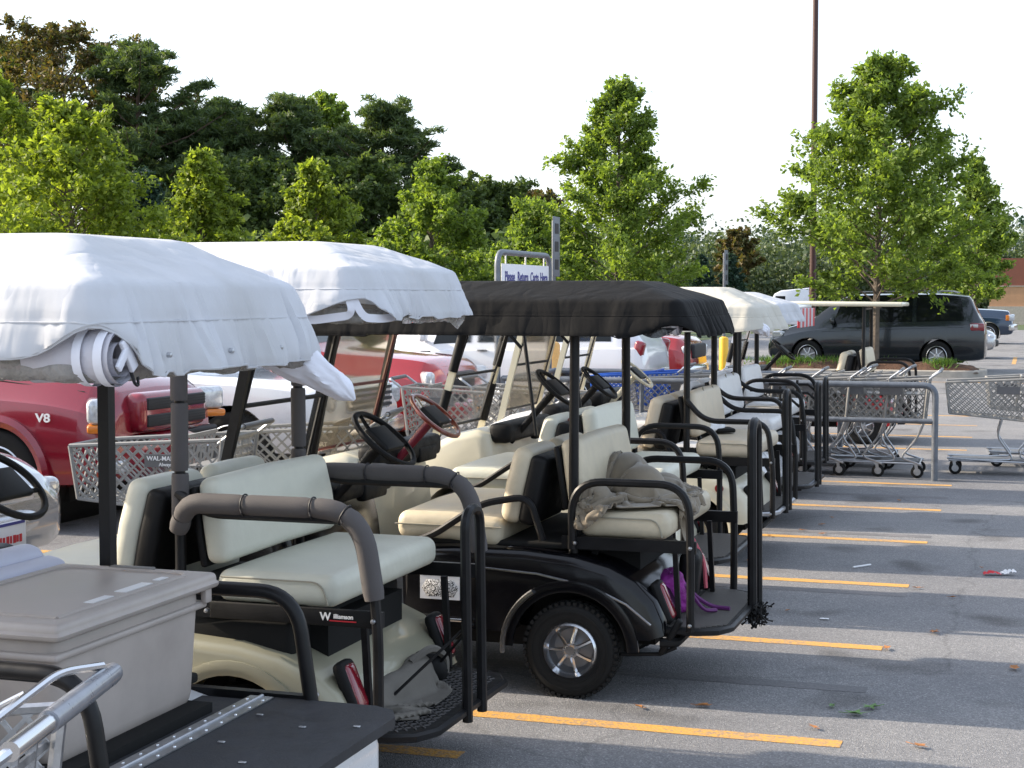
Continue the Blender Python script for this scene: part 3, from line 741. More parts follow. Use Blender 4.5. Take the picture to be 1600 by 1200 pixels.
    if rf:
        x0, x1, rw = rf['x0'], rf['x1'], rf.get('hw', .57)
        ze, zt, zb = rf['ze'], rf['zt'], rf['zb']
        b = MB(); ins = .20 if rf.get('cover') else .04; b.rbox(((x0+x1)/2, 0, ze-.03), (x1-x0-ins, 2*rw-ins, .05), .022, 3, fn=lambda p: (p.x, p.y, p.z+.02*math.cos(p.y*2.2)*math.cos(p.x*1.1))); ro = b.build('roof', rf.get('mat', 'white_paint'), T, 50)
        if rf.get('cover'):
            cv, hem = cover(T, x0+.03, x1-.04, rw-.025, zt, ze, zb, rf['cover'], rf.get('seed', 1), rf.get('wr', 1), rf.get('lift'), rf.get('crown', .2))
            # rolled up clear side curtains along the hem
            if rf.get('vinyl'):
                N = len(hem); ids = list(range(0, N, 2)); P = perim(x0, x1, rw, .045); pts = []; rr = []
                for i in ids:
                    x, y, nx, ny = P[i]; e = nzv(x*4, y*4, 3)
                    pts.append((x, y, zb+.012-.02*abs(e))); rr.append(.030+.012*e+.008*nzv(x*15, y*15, 5))
                b = MB(); b.tube(pts, rr, 9, closed=True); b.build('rolled_curtain', rf['vinyl'], T, 80)
    return T
# the heap: a sheet of cloth dropped over lumps (position based dynamics)
def drape(n, m, size, lumps, planes, seed, iters=260, crump=.8, start_z=.30, centre=(0,0), rest=1.0, spin=0):
    rng = np.random.default_rng(seed)
    u, v = np.meshgrid(np.linspace(-.5, .5, n), np.linspace(-.5, .5, m), indexing='ij')
    X = np.stack([u*size[0]*crump, v*size[1]*crump, np.full_like(u, start_z)], -1)
    ca, sa = math.cos(spin), math.sin(spin); X[..., :2] = X[..., :2] @ np.array([[ca, sa], [-sa, ca]]); X[..., 0] += centre[0]; X[..., 1] += centre[1]
    for f, a in ((2.5, .05), (5, .03), (11, .012)):
        ph = rng.uniform(0, 6, 6)
        X[..., 2] += a*np.sin(f*2*u+ph[0]+1.3*np.sin(f*v+ph[1]))*np.cos(f*1.7*v+ph[2]); X[..., 0] += .6*a*np.sin(f*2*v+ph[3]+f*u); X[..., 1] += .6*a*np.sin(f*2*u+ph[4]-f*v)
    P0 = X.copy(); dx, dy = size[0]/(n-1)*rest, size[1]/(m-1)*rest
    cons = [((slice(None,-1), slice(None)), (slice(1,None), slice(None)), dx, 1), ((slice(None), slice(None,-1)), (slice(None), slice(1,None)), dy, 1),
            ((slice(None,-1), slice(None,-1)), (slice(1,None), slice(1,None)), math.hypot(dx, dy), .7), ((slice(1,None), slice(None,-1)), (slice(None,-1), slice(1,None)), math.hypot(dx, dy), .7),
            ((slice(None,-2), slice(None)), (slice(2,None), slice(None)), 2*dx, .10), ((slice(None), slice(None,-2)), (slice(None), slice(2,None)), 2*dy, .10)]
    for it in range(iters):
        V = np.clip((X-P0)*.9, -.004, .004); P0 = X.copy(); X = X+V; X[..., 2] -= .00035
        for rep in range(5):
            for A, B_, L, k in cons:
                d = X[B_]-X[A]; ln = np.linalg.norm(d, axis=-1, keepdims=True)+1e-9; c_ = d*(1-L/ln)*(.5*k*.5)
                X[A] += c_; X[B_] -= c_
            for (c_, r_) in lumps:
                q = (X-np.array(c_))/np.array(r_); ln = np.linalg.norm(q, axis=-1, keepdims=True); ins = ln < 1
                X = np.where(ins, np.array(c_)+q/np.maximum(ln, 1e-6)*np.array(r_), X)
            for (nrm, dd, box) in planes:
                nv_ = np.array(nrm, float); s_ = X @ nv_ - dd
                msk = (s_ < 0)
                if box is not None: msk &= (X[..., 0] > box[0]) & (X[..., 0] < box[1]) & (X[..., 1] > box[2]) & (X[..., 1] < box[3])
                X = X - np.where(msk, s_, 0)[..., None]*nv_; P0 = np.where(msk[..., None], P0*.3+X*.7, P0)
    return X
def cloth_mesh(X, th=.004):
    n, m, _ = X.shape; du = np.gradient(X, axis=0); dv = np.gradient(X, axis=1); N_ = np.cross(du, dv); N_ /= np.linalg.norm(N_, axis=-1, keepdims=True)+1e-9
    b = MB(); A = (X+N_*th/2).reshape(-1, 3); C_ = (X-N_*th/2).reshape(-1, 3); b.v = [tuple(p) for p in A]+[tuple(p) for p in C_]; K = n*m
    idx = lambda i, j: i*m+j
    for i in range(n-1):
        for j in range(m-1):
            q = (idx(i,j), idx(i+1,j), idx(i+1,j+1), idx(i,j+1)); b.f.append(q); b.f.append(tuple(K+k for k in reversed(q)))
    loop = [idx(i,0) for i in range(n)]+[idx(n-1,j) for j in range(1,m)]+[idx(i,m-1) for i in range(n-2,-1,-1)]+[idx(0,j) for j in range(m-2,0,-1)]
    for k in range(len(loop)): a_, c_ = loop[k], loop[(k+1) % len(loop)]; b.f.append((a_, K+a_, K+c_, c_))
    return b
# ------------------------------------------------------------------ the row, nearest first
def lift_at(i0, width, h, N=PN):
    def f(i):
        d = min(abs(i-i0), N-abs(i-i0)); return h*math.exp(-(d/width)**2*1.2) if d < width*2.2 else 0
    return f
def add_lifts(*fs): return lambda i: sum(f(i) for f in fs)
# --- cart with the storage tote and the flat deck
c0 = golf_cart(dict(x=-2.48, y=3.68, body='white_paint', seat='seat_lilac', rearseat=False, post_sq=True, post_x=-.14, hiprail=False, ztop=1.83, wmat='white_paint', shell='seat_lilac', back_z=.88, sdx=-.13, bench=True,
    roof=dict(x0=-1.75, x1=.50, hw=.55, zt=1.955, ze=1.84, zb=1.62, cover='cloth_white', seed=11, wr=1.5, vinyl='vinyl_clear', crown=.24,
              lift=add_lifts(lift_at(NR_CORNER, 9, .12), lambda i: .05/(1+math.exp((i-126)/3)))),
    label='white golf cart nearest the camera with a storage tote on its flat black deck'))
b = MB(); b.rbox((.07, 0, .59), (.56, 1.04, .045), .012); b.build('deck_base', 'deck_board', c0)
poly = [(.345, -.53), (.70, -.53), (.765, -.50), (.80, -.43), (.80, .43), (.765, .50), (.70, .53), (.345, .53)]
n = len(poly); b = MB(); b.add([(x, y, .592) for x, y in poly]+[(x, y, .620) for x, y in poly], [tuple(reversed(range(n))), tuple(range(n, 2*n))]+[(i, (i+1) % n, n+(i+1) % n, n+i) for i in range(n)])
fl = b.build('deck_flap', 'deck_board', c0)
for (x, y) in ((.43, -.3), (.43, .33), (.60, -.1), (.60, .25), (.74, .30), (.46, .05), (.74, -.2)): MB().rbox((x, y, .622), (.02, .011, .005), .002).build('rivet', 'steel', fl)
b = MB(); b.box((.326, 0, .6235), (.034, 1.02, .004)); b.box((.368, 0, .6235), (.034, 1.02, .004)); b.tube([(.347, -.51, .626), (.347, .51, .626)], .006, 8); hg = b.build('hinge', 'steel', c0)
b = MB()
for k in range(12):
    for x in (.322, .372): b.revolve([(0, .0035), (.004, .0028), (.005, .0)], (x, -.46+k*.084, .6255), 'z', 7)
b.build('screw', 'chrome', hg)['kind'] = 'stuff'
b = MB(); b.rbox((.44, 0, .44), (.60, 1.0, .29), .06, 3); b.build('deck_box', 'white_paint', c0)
for s in (-1, 1):
    b = MB(); b.tube(fil([(-.10, s*.545, .60), (-.10, s*.545, .93), (.44, s*.545, .93), (.49, s*.545, .60)], .12, 8), .022, 10); b.tube([(-.1, s*.545, .615), (.49, s*.545, .615)], 1, 4, sq=(.022, .022)); b.build('side_rail', 'black_steel', c0)
    b = MB(); b.revolve([(0, s*.025), (.009, s*.022), (.011, s*.015), (.011, 0)], (.49, s*.555, .625), 'y', 8); b.build('bolt', 'steel', c0)
# rolled side curtains at the two rear corners of the cover
def curtain_roll(parent, base, axis, L, r, name='curtain_roll', droop=0):
    a = Vector(axis).normalized(); u_ = a.cross(Vector((0,0,1))).normalized(); v_ = u_.cross(a)
    B0 = Vector(base)
    def P(t, ang, rad): return B0+a*(L*t)-Vector((0,0,1))*droop*t*t+(u_*math.cos(ang)+v_*math.sin(ang))*rad
    b = MB(); b.grid(lambda u, t: P(t, 2*PI*u, r*(1+(.04 if not droop else .22)*nzv(math.cos(2*PI*u)*1.4, math.sin(2*PI*u)*1.4+7, t*3.5))*(1-.12*(droop > 0)*t)), 40, 16, wrap=True)
    # spiral end
    pts = []
    for k in range(60): an = k/60*4*PI; pts.append((an, r*(1-k/60*.72)))
    V = [P(1, an, rd) for an, rd in pts]+[P(.86, an, rd) for an, rd in pts]
    b.add(V, [(i, i+1, 60+i+1, 60+i) for i in range(59)])
    o = b.build(name, 'vinyl_white', parent, 60)
    for t0 in ((.66, .90) if not droop else (.97,)):
        b = MB(); b.grid(lambda u, t: P(t0-.05+t*.10, 2*PI*u, r*1.05*(1-.12*(droop > 0)*t0)+.004), 28, 1, wrap=True)
        b.grid(lambda u, t: P(t0-.05+t*.10, 2*PI*u, r*.95*(1-.12*(droop > 0)*t0)), 28, 1, wrap=True); b.build('strap', 'webbing', o)
    return o
o = curtain_roll(c0, (.27, -.475, 1.66), (1, .0, .0), .23, .062)
b = MB(); b.rbox((.505, -.455, 1.665), (.012, .03, .085), .004, rot=rotx(.6)); b.rbox((.507, -.485, 1.655), (.010, .022, .06), .004, rot=rotx(-.7)); b.build('strap_end', 'webbing', o)
b = MB(); b.tube(fil([(.50, -.44, 1.63), (.505, -.43, 1.595), (.50, -.405, 1.59), (.495, -.40, 1.61)], .02), .004, 6); b.build('cord_loop', 'ink', o)
def bundle(parent, pts, rad, m, seed, name='curtain_bundle', amp=.5, n=44):
    """limp gathered cloth along a path: deep lengthwise folds that twist"""
    P = [Vector(p) for p in pts]; K = len(P); b = MB()
    def fn(u, v):
        t = v*(K-1); i = min(K-2, int(t)); f = t-i; c = P[i].lerp(P[i+1], f); d = (P[i+1]-P[i]).normalized(); s_ = d.cross(Vector((0,0,1))).normalized(); w_ = s_.cross(d)
        r_ = rad[i]*(1-f)+rad[i+1]*f; a = 2*PI*u; tw = a+v*1.6
        k = 1+amp*(.35*nzv(math.cos(tw)*1.7+seed, math.sin(tw)*1.7, v*2.5)+.38*(abs(nzv(math.cos(tw)*3.1, math.sin(tw)*3.1+seed, v*1.8))*2-.6))
        return c+(s_*math.cos(a)+w_*math.sin(a)*.8)*r_*k
    b.grid(fn, n, 26, wrap=True); return b.build(name, m, parent, 80)
bundle(c0, [(.34, .40, 1.66), (.43, .45, 1.64), (.50, .49, 1.605), (.56, .52, 1.56), (.60, .545, 1.525), (.625, .56, 1.50)], [.045, .062, .066, .058, .038, .006], 'webbing', 3.3)
bundle(c0, [(.46, .30, 1.645), (.49, .38, 1.625), (.51, .45, 1.61)], [.02, .035, .02], 'vinyl_clear', 8.1)
for y in (-.33, -.02, .26): MB().revolve([(0, .012), (.006, .01), (.007, 0)], (.534, y, 1.66), 'x', 8).build('snap', 'steel', c0)
# the tote standing on the deck
tx, ty, tz = -2.48-.005, 3.70, .6135
tote = empty('storage_tote', (tx, ty, tz), 0, 'grey plastic storage tote with a lid on the nearest cart', 'storage tote')
def taper(p): k = 1-.07*(.5-p.z/.36); return (p.x*k, p.y*k, p.z)
b = MB(); b.rbox((0, 0, .185), (.46, .74, .36), .05, 4, fn=taper, extra=2)
b.build('bin', 'tote_grey', tote, 50)
b = MB(); b.rbox((0, 0, .368), (.52, .80, .045), .016, 3, fn=lambda p: (p.x*(1+.02*(p.z < 0)), p.y*(1+.02*(p.z < 0)), p.z)); lid = b.build('lid', 'tote_grey', tote, 50)
b = MB(); b.tube(fil([(.21, -.33, .390), (.21, .33, .390), (-.21, .33, .390), (-.21, -.33, .390), (.21, -.33, .390)], .06), .008, 6); b.build('lid_ridge', 'tote_grey', lid)
b = MB(); b.rbox((.0, .36, .393), (.14, .035, .01), .004); b.build('latch', 'tote_dark', lid)
b = MB(); b.box((.165, .10, .3915), (.035, .14, .002)); b.box((.165, .24, .3915), (.022, .05, .002)); b.box((.17, -.08, .3915), (.028, .10, .002)); b.build('label_sticker', 'plate_white', lid)
b = MB(); b.rbox((.24, .365, .33), (.02, .035, .05), .006); b.build('clip', 'tote_grey', lid)
b = MB(); b.rbox((0, 0, .30), (.475, .755, .02), .008); b.build('rib', 'tote_grey', tote)

# --- cream cart with grey foam on its rails
c1 = golf_cart(dict(x=-2.63, y=5.50, body='champagne_paint', seat='seat_mint', sdx=-.17, post_x=-.24, post_r=.020, rb_x=-.13, rc0=-.10, rc1=.52, foam=True, rail='low', rail_z=1.04, hiprail=False, tread='diamond', treadmat='tread_rubber',
    brace=True, bodyz=.84, dash_dz=-.2, cowl_dx=-.34, ce=.15, back_z=.965, sz=1.07, grab_z=1.02, plat_z=.30, ztop=1.88, sx=-1.14,
    roof=dict(x0=-1.75, x1=.48, hw=.55, zt=1.995, ze=1.905, zb=1.725, cover='cloth_white', seed=29, wr=1.25, vinyl='vinyl_clear', crown=.24,
              lift=add_lifts(lift_at(NR_CORNER+2, 11, .075), lift_at(NR_CORNER+30, 8, .018), lift_at(FR_CORNER, 7, -.02))),
    label='cream golf cart with grey foam sleeves on its rails under a white cover'))
b = MB()
def strip(b, pts, wd, n=8):
    """flat webbing strip"""
    P = fil(pts, .04, 5); V = []; N = len(P)
    for p in P: V += [Vector(p)+Vector((0, -wd/2, 0)), Vector(p)+Vector((0, wd/2, 0))]
    V2 = [v+Vector((-.004, 0, 0)) for v in V]
    b.add(V, [(2*i, 2*i+1, 2*i+3, 2*i+2) for i in range(N-1)]); b.add(V2, [(2*i+1, 2*i, 2*i+2, 2*i+3) for i in range(N-1)])
def ystrip(b, pts, wd):
    P = fil(pts, .05, 6); N = len(P); V = []
    for i, p in enumerate(P):
        t = (P[min(i+1, N-1)]-P[max(i-1, 0)]).normalized(); s_ = t.cross(Vector((.8, -.6, 0))).normalized()*wd/2; V += [p-s_, p+s_]
    b.add(V, [(2*i, 2*i+1, 2*i+3, 2*i+2) for i in range(N-1)])
ystrip(b, [(.44, -.545, 1.80), (.455, -.535, 1.735), (.30, -.56, 1.715), (.24, -.565, 1.745)], .028)
ystrip(b, [(.45, -.53, 1.80), (.475, -.50, 1.725), (.50, -.36, 1.72), (.50, -.25, 1.73)], .028)
b.build('zip_strip', 'webbing', c1)
b = MB()
b.tube([(.26+.02*nzv(k, 1, 1), -.53, 1.735+.008*nzv(k*.7, 2, 2)) if k < 6 else (.46, -.53+.045*(k-5), 1.725+.012*nzv(k*.9, 2, 2)) for k in range(0, 12)], [.02+.012*nzv(k*.8, 5, 5) for k in range(12)], 9); b.build('curtain_fold', 'vinyl_clear', c1, 80)
b = MB(); b.grid(lambda u, v: (.478+.012*nzv(u*7, v*5, 4), -.15+.66*u, 1.745-(.045+.035*max(0, 1-abs(u-.87)/.10)+.012*nzv(u*6, 2, 2))*v+.004*nzv(u*16, v*3, 1)), 40, 6); b.build('curtain_hem', 'vinyl_clear', c1, 80)
b = MB(); b.rbox((.21, -.528, .70), (.62, .012, .06), .004); lp = b.build('seat_trim', 'black_plastic', c1)
text('W', .038, 'ink_white', lp, (.345, -.5362, .702), (PI/2, 0, 0)); text('illiamson', .021, 'ink_white', lp, (.412, -.5362, .705), (PI/2, 0, 0)); 
b = MB(); b.box((.41, -.5355, .690), (.10, .002, .004)); b.build('underline', 'red_print', lp)
# dark bag left on its foot platform
def lump(name, m, loc, size, seed, lab, cat, folds=1.0, parent=None, n=(44, 26), group=None, squash=.6):
    b = MB()
    def fn(u, v):
        a = 2*PI*u; ph = -PI/2+PI*v; d = Vector((math.cos(a)*math.cos(ph), math.sin(a)*math.cos(ph), math.sin(ph)))
        k = 1+folds*(.22*nzv(d.x*1.6+seed, d.y*1.6, d.z*1.6)+.12*abs(nzv(d.x*3.5, d.y*3.5+seed, d.z*3.5))-.10*abs(nzv(d.x*6+seed, d.y*6, d.z*6+2)))
        z = d.z*k
        if z < -squash: z = -squash-(abs(z)-squash)*.05
        return (d.x*k*size[0], d.y*k*size[1], (z+squash+.02)*size[2])
    b.grid(fn, n[0], n[1], wrap=True); o = b.build(name, m, parent, 80, loc)
    if lab: tag(o, lab, cat, group)
    return o
bag = empty('duffel_bag', (-2.63+.41, 5.38, .302), 0, 'dark khaki duffel bag on the cream cart\'s diamond tread platform', 'bag')
X = drape(40, 56, (.46, .80), [((0, .0, .02), (.06, .24, .09)), ((.02, .22, .05), (.06, .10, .09))], [((0,0,1), .008, None)], 21, 150, .62, .20, (0, .04), 1.0, .2)
cloth_mesh(X).build('bag_body', 'khaki_dark', bag, 80)
b = MB(); b.tube(fil([(.02, .16, .12), (.07, .24, .17), (.10, .32, .12), (.09, .34, .05)], .05), .016, 6); b.build('strap', 'khaki_dark', bag)
b = MB(); b.rbox((.03, .33, .07), (.15, .13, .12), .05, 4); b.build('pocket', 'black_plastic', bag)

# --- black cart
c2 = golf_cart(dict(x=-1.94, y=7.37, body='black_paint', seat='seat_tan', trim=True, rim='spoked', rimmat='chrome', lugs=True, post_x=-.005, platmat='black_plastic', grab_z=1.20, grab_y=.22, grab_r=.023, ztop=1.77, plat=.69,
    rail_z=.975, struts=False, wframe=.012, wmat='black_steel', glass='windshield_clear',
    roof=dict(x0=-1.72, x1=.52, hw=.57, zt=1.87, ze=1.785, zb=1.625, cover='cloth_black', seed=47, wr=.65, mat='black_plastic', crown=.26,
              lift=add_lifts(lift_at(NR_CORNER-2, 9, .06), lambda i: -.02*math.exp(-((i-88)/22)**2))),
    label='black golf cart with chrome spoked wheels under a black roof cover'))
b = MB(); b.box((-.615, -.5735, .480), (.192, .005, .132)); pl = b.build('number_plate', 'plate_white', c2)
def specklemat():
    m = bpy.data.materials.new('speckle_print'); m.use_nodes = True; n = m.node_tree.nodes; l = m.node_tree.links; b = n['Principled BSDF']
    tc = n.new('ShaderNodeTexCoord'); v = n.new('ShaderNodeTexWhiteNoise'); sn = n.new('ShaderNodeVectorMath'); sn.operation = 'SNAP'; sn.inputs[1].default_value = (.0028, .0028, .0028)
    l.new(tc.outputs['Object'], sn.inputs[0]); l.new(sn.outputs[0], v.inputs['Vector'])
    r = n.new('ShaderNodeValToRGB'); r.color_ramp.interpolation = 'CONSTANT'; r.color_ramp.elements[0].color = (.015, .015, .015, 1); r.color_ramp.elements[1].position = .5; r.color_ramp.elements[1].color = (.7, .7, .7, 1)
    l.new(v.outputs['Value'], r.inputs[0]); l.new(r.outputs[0], b.inputs['Base Color']); MATS['speckle_print'] = m
specklemat()
text('PEACHTREE CITY', .0235, 'ink', pl, (-.615, -.5765, .529), (PI/2, 0, 0))
b = MB(); b.rbox((-.613, -.5765, .465), (.178, .002, .078), .001, fn=lambda p: (p.x*(1-.28*abs(p.z/.039)**3), p.y, p.z)); b.build('number_print', 'speckle_print', pl)
curtain_roll(c2, (.30, -.50, 1.69), (1, .0, 0), .18, .058)
b = MB(); b.grid(lambda u, v: (.28+.2*u, -.56+.04*v*nzv(u*3, 0, 1), 1.66-.045*v*math.sin(PI*u)), 12, 4); b.build('curtain_flap', 'vinyl_black', c2)
b = MB(); b.rbox((.445, -.50, .295), (.03, .05, .18), .012, rot=roty(.5)); b.tube([(.20, -.50, .20), (.40, -.50, .215), (.47, -.50, .25)], .009, 6); b.build('tow_bracket', 'black_plastic', c2)
# shaggy rubber fringe at the foot of the grab bar
random.seed(8); b = MB()
for k in range(170):
    p = Vector((.71+random.gauss(0, .018), .13+random.uniform(-.06, .16), .285+random.gauss(0, .022))); d = Vector((random.gauss(0,1), random.gauss(0,1), random.gauss(0,1))).normalized()*.03
    b.tube([p-d, p+d*.5], [.006, .001], 4)
b.build('rubber_fringe', 'black_plastic', c2)
jk = empty('jacket', (-1.94, 7.37, .85), 0, 'crumpled khaki jacket heaped on the black cart\'s rear seat', 'jacket')
seatbox = (-.02, .44, -.52, .52)
X = drape(64, 76, (.95, 1.15), [((.11, .06, .02), (.12, .20, .18)), ((.22, -.10, .03), (.11, .15, .13)), ((.06, -.36, .0), (.08, .13, .10)), ((.25, .22, .0), (.10, .13, .09))], [((0,0,1), .006, seatbox), ((1,0,0), .03, None)], 5, 190, .60, .34, (.12, -.08), 1.0, .5)
cloth_mesh(X).build('jacket_cloth', 'khaki', jk, 80)
X = drape(34, 60, (.34, .66), [((.04, -.34, .02), (.06, .10, .06))], [((0,0,1), .012, seatbox), ((1,0,0), .0, None)], 9, 170, .66, .16, (.06, -.36), 1.0, -.25)
cloth_mesh(X).build('sleeve', 'khaki', jk, 80)
X = drape(40, 50, (.5, .6), [((.25, .18, .0), (.11, .14, .08))], [((0,0,1), .012, seatbox), ((1,0,0), .04, None)], 12, 160, .58, .16, (.25, .16), 1.0, .5)
cloth_mesh(X).build('jacket_tail', 'khaki', jk, 80)
bp_ = empty('backpack', (-1.94+.37, 7.37-.14, .337), .4, 'magenta backpack lying on the black cart\'s foot platform', 'backpack')
b = MB(); b.rbox((0, 0, .095), (.13, .20, .19), .035, 4, rot=roty(-.25), fn=lambda p: (p.x+.02*nzv(p.y*12, p.z*12, 1), p.y, p.z)); b.build('pack', 'magenta', bp_, 60)
b = MB(); b.rbox((.065, 0, .07), (.05, .15, .10), .03, 4, rot=roty(-.25)); b.build('front_pocket', 'magenta', bp_, 60)
b = MB(); b.tube(fil([(-.02, .04, .19), (.05, .02, .14), (.12, .0, .06), (.20, .02, .012), (.27, -.02, .012)], .04), .010, 6); b.tube(fil([(-.02, -.05, .19), (.06, -.09, .12), (.13, -.10, .02), (.2, -.05, .012)], .04), .009, 6); b.build('strap', 'purple', bp_)
b = MB(); b.tube(fil([(-.01, -.09, .01), (-.03, -.1, .1), (.0, -.06, .19)], .03), .006, 6); b.build('zip', 'pink_trim', bp_)
sl = empty('school_bag', (-1.94+.40, 7.37+.12, .337), .1, 'black bag with pink trim standing behind the magenta backpack', 'bag')
b = MB(); b.rbox((0, 0, .127), (.10, .22, .25), .045, 4, rot=roty(.1)); b.build('pack', 'black_plastic', sl, 60)
b = MB(); b.tube(fil([(.07, .10, .05), (.06, .11, .18), (.0, .09, .30)], .04), .010, 6); b.build('trim', 'pink_trim', sl)

# --- carts behind
c3 = golf_cart(dict(x=-2.36, y=9.22, body='cream_paint', seat='seat_mint', stripe='maroon', rim='cap', rimmat='cream_paint', post_x=-.02, struts=True, posts=False, wheelmat='wood_red', colmat='maroon', spokemat='chrome', wfmat='wood_brown', ztop=1.72, sz=1.08, sx=-1.04,
    platmat='black_plastic', plat=.76, glass='windshield', rail_z=.99, grab=False,
    roof=dict(x0=-1.72, x1=.2, hw=.55, zt=1.80, ze=1.75, zb=1.62, mat='cream_plastic'),
    label='cream golf cart with a red steering column just behind the black cart'))
b = MB(); b.box((-.52, -.578, .597), (.19, .004, .045)); pl = b.build('number_plate', 'plate_yellow', c3); text('PEACHTREE CITY', .022, 'ink', pl, (-.52, -.5805, .597), (PI/2, 0, 0))
for yy in (-.30, .22):
    b = MB(); b.rbox((-.19, yy, 1.02), (.03, .07, .15), .015, 3, rot=roty(.2)); b.build('armrest_pad', 'wood_brown', c3)
def emblem(parent, x, y, z, s):
    b = MB()
    for sg in (-1, 1):
        b.tube([(x, y+sg*(.010+.014*abs(t)**1.5)*s, z+t*.036*s) for t in np.linspace(-1, 1, 9)], .0042*s, 5)
    b.tube([(x, y-.012*s, z), (x, y+.012*s, z)], .003*s, 5); return b.build('emblem', 'wood_brown', parent)
emblem(c3, -1.575, -.11, 1.60, 1.25); emblem(c3, -1.575, .12, 1.60, 1.25)

c4 = golf_cart(dict(x=-2.16, y=11.06, body='cream_paint', seat='seat_peach', tufted=True, rail='low', rail_z=.965, post_x=-.04, rim='cap', rimmat='cream_paint', ztop=1.70, wmat='cream_plastic', wseg=((.12, .42), (.56, .95)), glass='windshield_clear', sz=1.15,
    platedge='steel', plat=.56, grab_z=1.14, plat_z=.36, wb=-1.86, wt=-1.60, grab_r=.022,
    roof=dict(x0=-1.72, x1=.46, hw=.57, zt=1.86, ze=1.735, zb=1.57, cover='cloth_cream', seed=61, wr=1.0, crown=.3, vinyl=None, lift=lift_at(NR_CORNER+5, 9, .03)),
    label='cream golf cart with peach seats and a cream roof cover, fifth in the row'))
b = MB(); b.revolve([(0, -.006), (.028, -.005), (.03, 0)], (.20, -.574, .52), 'y', 20); b.build('reflector', 'tail_red', c4)
bundle(c4, [(.34, -.50, 1.62), (.42, -.49, 1.60), (.48, -.47, 1.57), (.50, -.46, 1.53)], [.03, .05, .045, .01], 'webbing', 5.5)
b = MB(); b.rbox((.12, .0, .865), (.14, .18, .03), .014, 3, rot=rotz(.4)); b.build('belt', 'black_plastic', c4)
tw = lump('striped_towel', 'plate_white', (-2.16+.02, 11.10, .852), (.10, .22, .05), 2.2, 'white and blue towel bunched on the peach seat', 'towel')

c5 = golf_cart(dict(x=-2.34, y=12.90, body='white_paint', seat='seat_white', tufted=True, rail='low', rail_z=1.0, post_x=-.03, rim='cap', rimmat='white_paint', ztop=1.70, wmat='cream_plastic', glass='windshield', sz=1.09, sx=-1.02, platmat='galvanised', treadmat='ribbed_mat', plat=.72, plat_z=.33, grab_z=1.10,
    roof=dict(x0=-1.72, x1=.52, hw=.56, zt=1.83, ze=1.74, zb=1.60, cover='cloth_white', seed=83, wr=.9, crown=.3),
    label='white golf cart with white tufted seats, sixth in the row'))
c6 = golf_cart(dict(x=-2.46, y=14.72, body='white_paint', seat='seat_white', rail='arch', rail_z=1.05, post_x=-.03, ztop=1.68, wmat='cream_plastic', wheelmat='cream_plastic', colmat='cream_plastic', sz=1.08, glass='windshield_clear', plat=.68, stripe='maroon', grab_z=1.05,
    roof=dict(x0=-1.72, x1=.50, hw=.56, zt=1.78, ze=1.72, zb=1.62, mat='white_paint'),
    label='white golf cart with a cream steering wheel beside the cart corral'))
for s in (-1, 1):
    b = MB()
    for z in (.88, .96): b.tube([(.08, s*.535, z), (.45, s*.535, z), (.52, s*.535, z-.06)], .013, 6)
    b.tube([(.35, s*.535, .7), (.35, s*.535, 1.0)], .013, 6); b.build('side_bars', 'black_steel', c6)
for k in range(9):
    b = MB(); y = -.48+k*.12; b.rbox((.50, y, 1.60), (.012, .118, .17), .005); b.build('valance_panel', 'red_print' if k % 2 == 0 else 'cloth_white', c6)
# --- red cart past the corral
c7 = golf_cart(dict(x=-1.92, y=20.24, body='red_car2', seat='seat_tan', rim='spoked', rimmat='alloy', rail='arch', rail_z=1.0, ztop=1.70, wmat='white_paint', wseg=((.25, .5), (.03, .1)), glass='windshield_clear', sz=1.13, plat=.60, grab=False, wb=-1.72, wt=-1.5,
    roof=dict(x0=-1.85, x1=.46, hw=.58, zt=1.80, ze=1.72, zb=1.62, mat='cream_paint'),
    label='red golf cart with a flat cream roof beyond the cart corral'))
b = MB(); b.box((-.50, -.5755, .49), (.36, .006, .17)); pl = b.build('number_plate', 'plate_white', c7)
b = MB(); b.box((-.50, -.5785, .555), (.36, .004, .035)); b.box((-.50, -.5785, .42), (.36, .004, .03)); b.build('plate_band', 'red_print', pl)
b = MB(); b.rbox((-.48, -.5785, .485), (.20, .003, .06), .001); b.build('number_print', 'speckle_print', pl)
